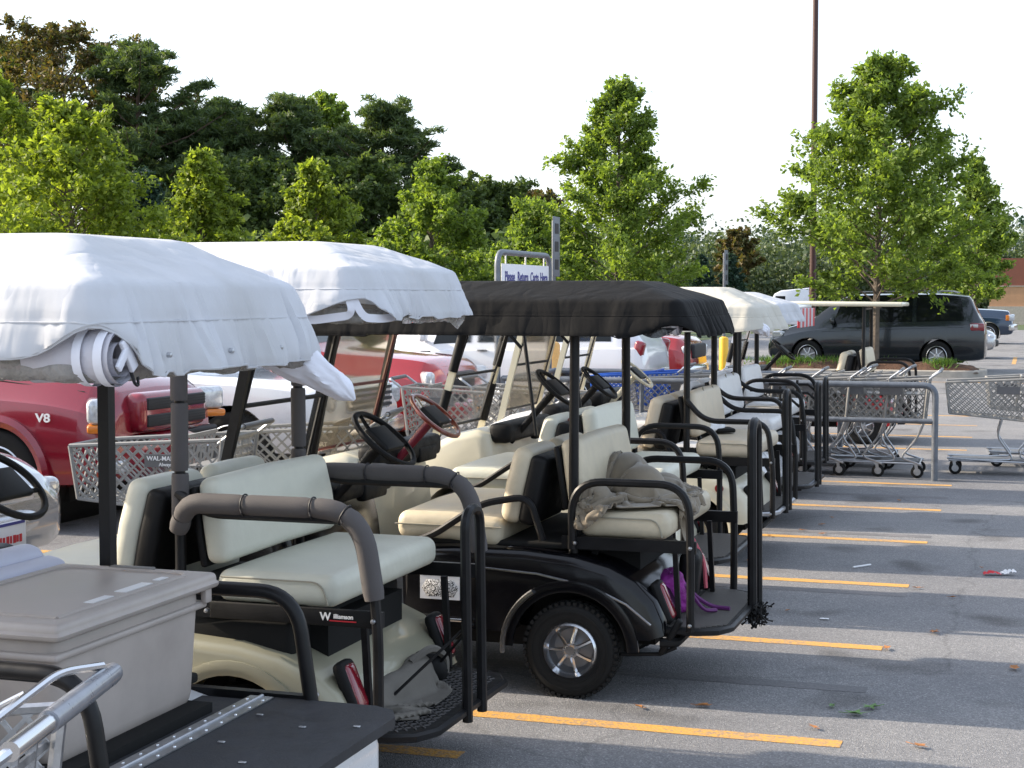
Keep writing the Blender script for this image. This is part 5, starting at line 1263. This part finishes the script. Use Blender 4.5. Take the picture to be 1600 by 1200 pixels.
sc = shop_cart(plate=True)
GC = 'shopping carts around the lot'
put_cart(sc, True, -1.42, 16.42, .02, 'grey shopping cart whose handle is at the corral\'s open end, near row')
put_cart(sc, False, -1.80, 16.44, .02, 'grey shopping cart nested second behind the corral\'s near rail')
put_cart(sc, False, -2.18, 16.43, .02, 'grey shopping cart nested third behind the corral\'s near rail')
put_cart(sc, False, -2.56, 16.45, .02, 'grey shopping cart nested fourth behind the corral\'s near rail')
put_cart(sc, False, -2.94, 16.44, .02, 'grey shopping cart at the inner end of the corral\'s near row')
put_cart(sc, False, -1.75, 17.25, -.03, 'grey shopping cart in the corral\'s far row, handle toward the aisle')
put_cart(sc, False, -2.15, 17.27, -.03, 'grey shopping cart nested inside another in the corral\'s far row')
put_cart(sc, False, -.32, 16.85, .03, 'grey shopping cart outside the corral\'s end post at the right edge')
put_cart(sc, False, .05, 17.75, .10, 'grey shopping cart standing behind the one at the right edge')
put_cart(sc, False, -4.9, 13.55, PI+.12, 'grey lattice shopping cart with handle at left before the white minivan')
put_cart(sc, False, -4.3, 13.75, PI+.05, 'grey shopping cart just right of the one before the white minivan')
put_cart(sc, False, -3.55, 16.55, .02, 'grey shopping cart deep in the corral beside the blue cart')
sw = shop_cart(plate='WAL-MART'); put_cart(sw, True, -4.83, 8.28, .12, 'grey shopping cart lettered WAL-MART before the red sport utility vehicle')
put_cart(sw, False, -4.42, 9.35, .2, 'grey shopping cart behind the WAL-MART lettered cart, near the white pickup')
sb = shop_cart('blue_plastic', plate=None, sp=.05); put_cart(sb, True, -4.05, 16.95, .05, 'bright blue plastic shopping cart inside the corral')
# near chromed cart whose handle shows bottom left
sn = shop_cart('steel', 'chrome', None, .05); put_cart(sn, True, -2.19, 2.31, .257, 'chromed shopping cart handle in the bottom left corner')
for ch in list(sn.children):
    for g_ in list(ch.children):
        if g_.name.startswith('handle_grip'):
            g_.data = g_.data.copy(); bpy.data.objects.remove(g_)
            b = MB(); b.tube([(.57, -.10, 1.06), (.57, .0, 1.06), (.57, .235, 1.06), (.57, .27, 1.06), (.57, .282, 1.06)], [.0215, .022, .022, .020, .008], 14); b.build('handle_grip', 'handle_grey', ch)
            b = MB(); b.tube([(.57, -.28, 1.06), (.57, -.1, 1.06)], .0175, 12); b.build('handle_tube', 'chrome', ch)
            b = MB(); b.tube(fil([(.565, .22, 1.085), (.52, .10, 1.10), (.50, -.10, 1.08), (.44, -.24, 1.03)], .05), .008, 8); b.tube(fil([(.50, -.02, 1.09), (.44, -.03, 1.06), (.42, -.12, 1.02)], .03), .006, 8); b.build('flap_wire', 'chrome', ch)
            break
bag_ = lump('grocery_bags', 'paper_bag', (-4.55, 13.7, .60), (.16, .13, .22), 7.7, 'white plastic grocery bags bulging from a shopping cart', 'bag', 1.1)
# corral
CR = empty('cart_corral', (-3.1, 16.95, 0), 0, 'grey pipe cart corral with two rails and a sign', 'cart corral')
def rail(pts, r=.030): 
    b = MB(); b.tube(pts, r, 10); return b
for yy in (-.95, .95):
    xe = 2.22 if yy < 0 else 1.1
    rail(fil([(xe, yy, 0), (xe, yy, .93), (-2.2, yy, .93)], .12, 7), .032).build('top_rail', 'galvanised', CR)
    rail([(xe, yy, .58), (-2.2, yy, .58)], .026).build('lower_rail', 'galvanised', CR)
    for x in (-2.2, -.7, .75):
        rail([(x, yy, 0), (x, yy, .93)], .024).build('post', 'galvanised', CR)
rail(fil([(-2.26, -.95, 0), (-2.26, -.95, 2.26), (-2.26, .95, 2.26), (-2.26, .95, 0)], .16, 7), .032).build('sign_frame', 'galvanised', CR)
rail([(-2.2, -.95, .93), (-2.2, .95, .93)], .026).build('end_rail', 'galvanised', CR)
b = MB(); b.rbox((-2.245, 0, 1.80), (.012, 1.72, .68), .004); sg = b.build('sign_panel', 'sign_white', CR)
for wd_, y_ in (('Please', -.595), ('Return', -.13), ('Carts', .30), ('Here', .66)): text(wd_, .155, 'ink_blue', sg, (-2.2365, y_, 2.0), (PI/2, 0, PI/2), sx=.9)
for y in (-.7, 0, .7): MB().tube([(-2.25, y, 2.12), (-2.25, y, 2.24)], .010, 6).build('hanger', 'steel', sg)
# ================================================================== trees
def quads_obj(name, V, m, parent):
    """V: (N,4,3) array of quads -> one mesh"""
    N = len(V); me = bpy.data.meshes.new(name); me.vertices.add(N*4); me.loops.add(N*4); me.polygons.add(N)
    me.vertices.foreach_set('co', V.reshape(-1).astype(np.float32)); me.loops.foreach_set('vertex_index', np.arange(N*4, dtype=np.int32))
    me.polygons.foreach_set('loop_start', np.arange(0, N*4, 4, dtype=np.int32)); me.update(calc_edges=True)
    me.materials.append(MATS[m]); o = bpy.data.objects.new(name, me); COL.objects.link(o)
    if parent is not None: o.parent = parent
    return o
def leaf_quads(C, D, size, rng, width=.55, droop=.0):
    """diamond leaves at centres C (N,3), rough directions D (N,3)"""
    N = len(C); D = D+rng.normal(0, .75, (N, 3)); D[:, 2] -= droop; D /= np.linalg.norm(D, axis=1, keepdims=True)+1e-9
    S = np.cross(D, rng.normal(0, 1, (N, 3))); S /= np.linalg.norm(S, axis=1, keepdims=True)+1e-9
    sz = (size*rng.uniform(.6, 1.35, (N, 1)))
    a = C-D*sz*.5; c = C+D*sz*.5; mid = C+np.cross(D, S)*sz*.12
    b = mid+S*sz*width*.5; d = mid-S*sz*width*.5
    return np.stack([a, b, c, d], 1)
def broadleaf(name, loc, H, Rr, seed, label, leafm='oak_leaf', n_limbs=46, leaves=15000, base=.18, leaf=.15, shape='cone', group='young broadleaf trees around the lot', ragged=1.0, cat='tree', trunk_r=.09):
    rng = np.random.default_rng(seed); T = empty(name, loc, rng.uniform(0, 6), label, cat, group)
    tp = [Vector((.10*math.sin(t*3+seed)*t, .10*math.cos(t*2.3+seed)*t, H*.97*t)) for t in np.linspace(0, 1, 12)]
    b = MB(); b.tube(tp, [trunk_r*(1-.9*i/11)+.006 for i in range(12)], 8)
    Cs = []; Ds = []
    for k in range(n_limbs):
        t = base+(1-base)*((k+rng.uniform(0, 1))/n_limbs)**.95
        if shape == 'cone': q_ = (t-base)/(1-base); prof = min(1, .55+q_*3)*(1-q_)**.85*1.08+.09
        else: q = (t-base)/(1-base); prof = math.sin(PI*min(1, q*.85+.15))**.7+.08
        L = Rr*prof*rng.uniform(.68, 1.12)*(1+.22*ragged*(rng.uniform() < .12))
        az = k*2.399+rng.normal(0, .4); up = rng.uniform(.25, .6)+.55*t
        i = min(10, int(t*11)); p0 = tp[i].lerp(tp[i+1], t*11-i)
        d = np.array([math.cos(az), math.sin(az), up]); d /= np.linalg.norm(d)
        pts = []; nb = 7
        for j in range(nb+1):
            s_ = j/nb; p = np.array(p0)+d*L*s_+np.array([0, 0, -.07*L*s_*s_])+np.array([nzv(k, s_*2, seed), nzv(k, s_*2, seed+9), nzv(k+5, s_*2, seed)])*.12*L*s_; pts.append(p)
        b.tube([tuple(p) for p in pts], [max(.004, trunk_r*.34*(1-.85*j/nb)*(1-.6*t)) for j in range(nb+1)], 5, caps=False)
        # sprays along the limb
        nsp = int(8+18*L/Rr)
        for q in range(nsp):
            s_ = rng.uniform(.12, 1.0)**.62; p = pts[min(nb-1, int(s_*nb))]*(1-(s_*nb) % 1)+pts[min(nb, int(s_*nb)+1)]*((s_*nb) % 1)
            dd = d*.6+rng.normal(0, .65, 3)*np.array([1, 1, .55]); dd /= np.linalg.norm(dd); ln = L*rng.uniform(.10, .30)*(1.15-.5*s_)+.05
            nl = int(rng.integers(7, 15)); tt = rng.uniform(.1, 1, (nl, 1)); Cs.append(p+dd*ln*tt+rng.normal(0, .035+.04*ln, (nl, 3))); Ds.append(np.tile(dd, (nl, 1)))
    C = np.concatenate(Cs); D = np.concatenate(Ds)
    if len(C) > leaves: s_ = rng.permutation(len(C))[:leaves]; C, D = C[s_], D[s_]
    elif len(C) < leaves:
        s_ = rng.integers(0, len(C), leaves-len(C)); C = np.concatenate([C, C[s_]+rng.normal(0, .07, (len(s_), 3))]); D = np.concatenate([D, D[s_]])
    b.build('trunk', 'bark', T)
    quads_obj('crown', leaf_quads(C, D, leaf, rng, .5, .25), leafm, T)
    return T
def pine(name, loc, H, Rr, seed, label, leafm='pine_needle', group='tall pines behind the lot', clear=.35, leaves=54000, tuft=.46):
    rng = np.random.default_rng(seed); T = empty(name, loc, rng.uniform(0, 6), label, 'tree', group)
    tp = [Vector((.25*math.sin(t*2.5+seed), .25*math.cos(t*2+seed), H*t)) for t in np.linspace(0, 1, 10)]
    b = MB(); b.tube(tp, [.20*(1-.82*i/9)+.01 for i in range(10)], 8); Cs = []; Ds = []; nb = 62
    for k in range(nb):
        t = clear+(1-clear)*(k/(nb-1)); q = (t-clear)/(1-clear)
        L = Rr*(math.sin(PI*(.18+.80*q))**.8)*rng.uniform(.4, 1.35)+.25; az = k*2.399+rng.normal(0, .5)
        d = np.array([math.cos(az), math.sin(az), rng.uniform(-.05, .35)+.6*q]); d /= np.linalg.norm(d); i = min(8, int(t*9)); p0 = np.array(tp[i].lerp(tp[i+1], t*9-i))
        pe = p0+d*L; b.tube([tuple(p0), tuple(p0+d*L*.5+np.array([0,0,-.06*L])), tuple(pe)], [.05*(1-q*.6), .03, .012], 5, caps=False)
        for m_ in range(int(6+9*L/Rr)):
            s_ = rng.uniform(.12, 1.05)**.7; c = p0+d*L*s_+rng.normal(0, .22, 3)*np.array([1,1,.6]); nl = 64
            r_ = rng.normal(0, 1, (nl, 3)); r_ /= np.linalg.norm(r_, axis=1, keepdims=True); r_[:, 2] = np.abs(r_[:, 2])*.8-.1
            Cs.append(c+r_*tuft*rng.uniform(.25, .8, (nl, 1))); Ds.append(r_)
    C = np.concatenate(Cs); D = np.concatenate(Ds)
    if len(C) > leaves: s_ = rng.permutation(len(C))[:leaves]; C, D = C[s_], D[s_]
    b.build('trunk', 'bark_pine', T); quads_obj('crown', leaf_quads(C, D, .34, rng, .17, 0), leafm, T); return T
def treeat(px, zc): p = at(px, zc); return (p.x, p.y, 0)
def hz(y, zc): return 1.8+(462-y)/2500*zc
# near landscape trees
broadleaf('oak_tree', treeat(1368, 36.6)[:2]+(.25,), hz(96, 36.6)-.2, 3.05, 8, 'leafy green tree on the mulched island beside the minivan', leaves=44000, n_limbs=104, base=.17, leaf=.125, trunk_r=.085)
broadleaf('oak_tree', treeat(966, 40), hz(128, 40), 2.7, 12, 'lone pointed green tree above the black roof cover', leaves=42000, n_limbs=110, base=.08, leaf=.125)
broadleaf('oak_tree', treeat(1520, 54), hz(248, 54), 1.75, 23, 'smaller green tree right of the island tree', leaves=20000, n_limbs=70, base=.2, leaf=.16)
for k, (px, y, zc, rr, sd_, lm, lab) in enumerate((
    (110, 168, 34, 2.7, 31, 'lime_leaf', 'broad lime green tree above the nearest white cover'),
    (-10, 118, 40, 2.6, 32, 'lime_leaf', 'tall lime green tree cut by the left edge'),
    (222, 266, 44, 1.5, 33, 'cedar_leaf', 'small blue green tree right of the broad lime tree'),
    (322, 236, 38, 1.5, 34, 'lime_leaf', 'slender lime green tree above the gap between white covers'),
    (497, 256, 40, 1.75, 35, 'lime_leaf', 'pointed lime green tree above the second white cover'),
    (676, 252, 42, 2.05, 36, 'oak_leaf', 'full green tree above the second white cover\'s right end'),
    (838, 318, 48, 1.7, 37, 'oak_leaf', 'green tree behind the corral sign'),
    )):
    broadleaf('young_tree', treeat(px, zc), hz(y, zc), rr*1.18, sd_, lab, lm, leaves=24000, n_limbs=80, base=.08, leaf=.14)
for k, (px, y, zc, rr, sd_, lm, lab, cl) in enumerate((
    (108, 48, 66, 3.7, 51, 'rust_leaf', 'tallest rust tinged tree at the upper left', .2),
    (20, 88, 70, 3.6, 52, 'pine_needle', 'dark pine at the left edge behind the lime trees', .25),
    (230, 92, 64, 3.3, 53, 'pine_needle', 'dark pine right of the tallest tree with open branches', .22),
    (285, 205, 66, 2.4, 57, 'pine_needle', 'dark pine with a gap of sky below its branches', .25),
    (360, 176, 68, 2.6, 54, 'pine_needle', 'dark pine left of centre in the pine belt', .15),
    (452, 176, 66, 2.8, 55, 'pine_needle', 'flat topped dark pine in the middle of the belt', .2),
    (512, 146, 74, 2.0, 56, 'oak_leaf', 'light green treetop rising above the pine belt', .2),
    (590, 186, 66, 3.0, 58, 'pine_needle', 'dark pine at the right end of the belt', .12),
    (560, 260, 62, 2.6, 59, 'dark_leaf', 'dark leafy tree under the right end of the pine belt', .1),
    (400, 265, 62, 2.6, 60, 'dark_leaf', 'dark leafy tree low in the middle of the belt', .1),
    (757, 292, 64, 2.1, 61, 'dark_leaf', 'grey green round tree left of the corral sign', .1),
    (836, 300, 76, 1.3, 62, 'rust_leaf', 'thin rust coloured tree above the corral sign', .3),
    (700, 285, 62, 2.0, 63, 'dark_leaf', 'dark tree behind the full green tree', .05))):
    if lm == 'pine_needle': pine('pine_tree', treeat(px, zc), hz(y, zc), rr*1.1, sd_, lab, clear=cl)
    else: broadleaf('forest_tree', treeat(px, zc), hz(y, zc), rr*1.25, sd_, lab, lm, leaves=30000, n_limbs=80, base=cl, leaf=.21, shape='round', group='forest trees behind the lot', trunk_r=.14)
# undergrowth and the far wood read as one mass
def woods(name, x_px0, x_px1, zc, ylo, yhi, n, seed, leafm, lab, size):
    rng = np.random.default_rng(seed); C = []
    for k in range(n//60):
        px = rng.uniform(x_px0, x_px1); z_ = zc*rng.uniform(.94, 1.08); top = hz(rng.uniform(ylo, yhi)+14*nzv(px*.02, seed, 0)*3, z_); base = at(px, z_)
        r_ = rng.uniform(.5, 1.0)*size*(7 if size < .36 else 6.5); nl = 60
        q = rng.normal(0, 1, (nl, 3)); q /= np.linalg.norm(q, axis=1, keepdims=True); q *= rng.uniform(.5, 1, (nl, 1))**.5
        hgt = rng.uniform(.12, 1.0)
        C.append(np.array([base.x, base.y, top*hgt-r_*.4])+q*np.array([r_, r_, r_*.8]))
    C = np.concatenate(C); C[:, 2] = np.maximum(C[:, 2], .1)
    o = quads_obj(name, leaf_quads(C, rng.normal(0, 1, C.shape), size, rng, .8, 0), leafm, None); return tag(o, lab, 'woods', None, 'stuff')
woods('undergrowth', -60, 900, 60, 345, 410, 34000, 71, 'dark_leaf', 'dark undergrowth below the trees at the left', .34)
woods('far_wood', 850, 1700, 150, 350, 400, 70000, 72, 'far_leaf', 'hazy far wood along the horizon at the right', .40)
woods('far_wood', 850, 1700, 165, 345, 390, 40000, 73, 'cedar_leaf', 'dark far wood behind the green one on the horizon', .42)
broadleaf('forest_tree', treeat(1150, 140), hz(358, 140), 2.2, 91, 'dull red tree in the far wood', 'rust_leaf', leaves=4000, leaf=.5, shape='round', group='forest trees behind the lot')
for px in (1098, 1144):
    b_ = broadleaf('cedar_tree', treeat(px, 95), hz(398, 95), 1.15, px, 'blue green cedar %s the second sign post' % ('left of' if px < 1120 else 'right of'), 'cedar_leaf', leaves=5000, leaf=.3, base=.05, group='cedars far behind the carts')
# grass tufts on the island
rng = np.random.default_rng(4); G = []
for (cx, cy, sx_, sy_, n) in ((-5.4, 37.1, .7, .3, 600), (-4.2, 37.2, .4, .3, 120), (-1.9, 37.0, .3, .25, 260), (-4.8, 38.0, 1.2, .3, 150)):
    C = np.stack([rng.normal(cx, sx_*.6, n), rng.normal(cy, sy_*.6, n), np.full(n, .29)], 1); C[:, 0] = np.clip(C[:, 0], -6.3, -1.2); C[:, 1] = np.clip(C[:, 1], 36.65, 38.3)
    h = rng.uniform(.05, .15, n); lean = rng.normal(0, .07, (n, 2)); wv = rng.normal(0, 1, (n, 2)); wv /= np.linalg.norm(wv, axis=1, keepdims=True); wv *= .012
    C[:, 2] -= .12*np.clip((36.95-C[:, 1])/.3, 0, 1)
    a = C.copy(); a[:, :2] -= wv; b2 = C.copy(); b2[:, :2] += wv; c2_ = C.copy(); c2_[:, :2] += lean+wv*.2; c2_[:, 2] += h; d2 = C.copy(); d2[:, :2] += lean-wv*.2; d2[:, 2] += h
    G.append(np.stack([a, b2, c2_, d2], 1))
tag(quads_obj('island_grass', np.concatenate(G), 'grass_blade', None), 'tufts of green grass growing on the mulched island', 'grass', None, 'stuff')

# ================================================================== poles, signs, bollards, building
def sign_post(px, zc, bt, sb_, st_, lab, bm_):
    p = at(px, zc); T = empty('sign_post', (p.x, p.y, 0), 0, lab, 'sign post', 'sign posts set in yellow bollards')
    b = MB(); b.revolve([(.085, 0), (.085, bt-.05), (.07, bt-.015), (.03, bt)], (0,0,0), 'z', 20); b.build('bollard', bm_, T)
    b = MB(); b.tube([(0,0,bt-.03), (0,0,st_-.05)], .026, 8); b.build('post', 'galvanised', T)
    b = MB(); b.rbox((.034, 0, (sb_+st_)/2), (.012, .30, st_-sb_), .004); s_ = b.build('sign_plate', 'galvanised', T)
    for k in range(3):
        b = MB(); z = sb_+(st_-sb_)*(.2+.3*k); b.box((.042, 0, z), (.004, .16, (st_-sb_)*.17)); b.build('symbol', 'ink', s_)
sign_post(865, 21, 1.2, 2.05, 2.83, 'grey sign post in a tan sleeved bollard left of the pointed tree', 'bollard_tan')
sign_post(1131, 29, 1.06, 2.0, 2.62, 'grey sign post rising from a bright yellow bollard', 'bollard_yellow')
def lamp_pole(px, zc, H, r, m, lab, heads, d):
    p = at(px, zc); T = empty('light_pole', (p.x, p.y, 0), YAW, lab, 'light pole', 'parking lot light poles')
    b = MB(); b.tube([(0,0,0), (0,0,H)], [r, r*.8], 12); b.build('pole', m, T)
    b = MB(); b.revolve([(.3, 0), (.3, .7), (.25, .75), (0, .75)], (0,0,0), 'z', 20); b.build('base', 'concrete', T)
    for s in heads:
        b = MB(); b.tube([(0,0,H-.15), (s*d, 0, H-.1)], .05, 8); a = b.build('arm', m, T)
        b = MB(); b.rbox((s*(d+.32), 0, H-.22), (.72, .5, .34), .10, 3, fn=lambda q: (q.x*(1-.25*(q.z > 0)), q.y*(1-.25*(q.z > 0)), q.z)); b.build('lamp_head', 'lamp_dark', a)
lamp_pole(1269, 45, 11.5, .095, 'brown_pole', 'tall dark brown pole rising out of the top of the picture', (-1, 1), .6)
lamp_pole(1419, 78, hz(172, 78), .075, 'brown_pole', 'thin light pole with two dark lamp heads behind the island tree', (-1, 1), .35)
# brick store at the right edge
p = at(1545, 105); T = empty('store_building', (p.x, p.y, 0), 0, 'low brick store with tan base and red brick upper wall at the right edge', 'building')
Wd = 60
b = MB(); b.box((Wd/2, 10, .55), (Wd+.2, 20.2, 1.1)); b.build('plinth', 'concrete', T)
b = MB(); b.box((Wd/2, 10, 1.75), (Wd, 20, 1.3)); b.build('lower_wall', 'brick_tan', T)
b = MB(); b.box((Wd/2, 10, 3.32), (Wd-.06, 19.94, 1.84)); b.build('upper_wall', 'brick_red', T)
b = MB(); b.box((Wd/2+1.6, 10, 4.55), (Wd-3.2, 19.6, .62)); b.build('parapet', 'white_paint', T)
b = MB(); b.box((Wd/2, 10, 2.42), (Wd+.1, 20.1, .06)); b.build('string_course', 'concrete', T)
p = at(1480, 100); kb = MB(); kb.box((p.x+40, p.y, .075), (80, .2, .15)); kb = kb.build('far_kerb', 'concrete'); kb['kind'] = 'structure'

# ================================================================== litter
LEAF = None
def leaf_obj(px, py, s, m, i):
    zc = 2500*1.8/(py-462); p = at(px, zc); rng = random.Random(i); b = MB(); n = 10; V = []
    for k in range(n):
        a = 2*PI*k/n; r_ = (1.0 if k % 2 == 0 else .45)*s*rng.uniform(.7, 1.15); V.append((r_*math.cos(a)*1.25, r_*math.sin(a)*.8, .010+rng.uniform(0, .022)*s*18*.5))
    V.append((0, 0, .008)); b.add(V, [(k, (k+1) % n, n) for k in range(n)]); b.tube([(0,0,.008), (-s*1.5, .1*s, .012)], .0015, 4)
    o = b.build('fallen_leaf', m, None, 0, (p.x, p.y, .002)); o.rotation_euler = (0, 0, rng.uniform(0, 6))
    kind = {'leaf_dry': 'dry brown leaf lying on the asphalt', 'leaf_green': 'green leaf lying in a shadow band near the bottom', 'leaf_orange': 'orange yellow leaf on the asphalt by the black grab bar'}[m]
    tag(o, kind, 'leaf', {'leaf_dry': 'dry leaves on the asphalt', 'leaf_green': 'green leaves on the asphalt', 'leaf_orange': 'orange leaf'}[m])
for i, (px, py, s, m) in enumerate(((1391, 1021, .035, 'leaf_dry'), (1104, 1113, .04, 'leaf_dry'), (1345, 1126, .05, 'leaf_green'), (1368, 1116, .05, 'leaf_green'), (1306, 1113, .03, 'leaf_green'), (1466, 995, .045, 'leaf_dry'), (1594, 1053, .045, 'leaf_dry'),
    (1445, 1178, .04, 'leaf_dry'), (1175, 881, .04, 'leaf_orange'), (1438, 924, .03, 'leaf_dry'), (1287, 838, .035, 'leaf_dry'), (1288, 823, .03, 'leaf_dry'), (1408, 785, .035, 'leaf_dry'), (1205, 841, .03, 'leaf_dry'), (1255, 832, .03, 'leaf_dry'), (1303, 812, .02, 'leaf_dry'), (1495, 939, .025, 'leaf_dry'), (1206, 955, .025, 'leaf_dry'), (1235, 960, .02, 'leaf_dry'), (1278, 1148, .03, 'leaf_dry'), (1002, 1115, .03, 'leaf_dry'), (1540, 892, .02, 'leaf_dry'))):
    leaf_obj(px, py, s, m, i)
p = at(1565, 2500*1.8/(902-462)); T = empty('food_wrapper', (p.x, p.y, .003), .2, 'crumpled red and white food wrapper on the asphalt at right', 'litter')
b = MB(); b.grid(lambda u, v: (-.09+.11*u, -.03+.06*v, .004+.022*abs(nzv(u*4, v*4, 1))+.01*math.sin(u*3)), 12, 8); b.build('red_half', 'red_print', T)
b = MB(); b.grid(lambda u, v: (.015+.10*u, -.02+.055*v, .004+.03*abs(nzv(u*4, v*4, 7))+.02*u), 12, 8); b.build('white_half', 'plate_white', T)
p = at(1351, 2500*1.8/(889-462)); b = MB(); b.tube([(-.05, -.07, .008), (.05, .07, .008)], .006, 6); tag(b.build('drinking_straw', 'plate_white', None, 38, (p.x, p.y, .001)), 'white drinking straw lying on the asphalt', 'litter')
p = at(1285, 2500*1.8/(973-462)); b = MB(); b.grid(lambda u, v: (.05*u, .03*v, .006+.008*abs(nzv(u*5, v*5, 3))), 6, 5); tag(b.build('paper_scrap', 'plate_white', None, 38, (p.x, p.y, .001)), 'small white paper scrap in a shadow band', 'litter')
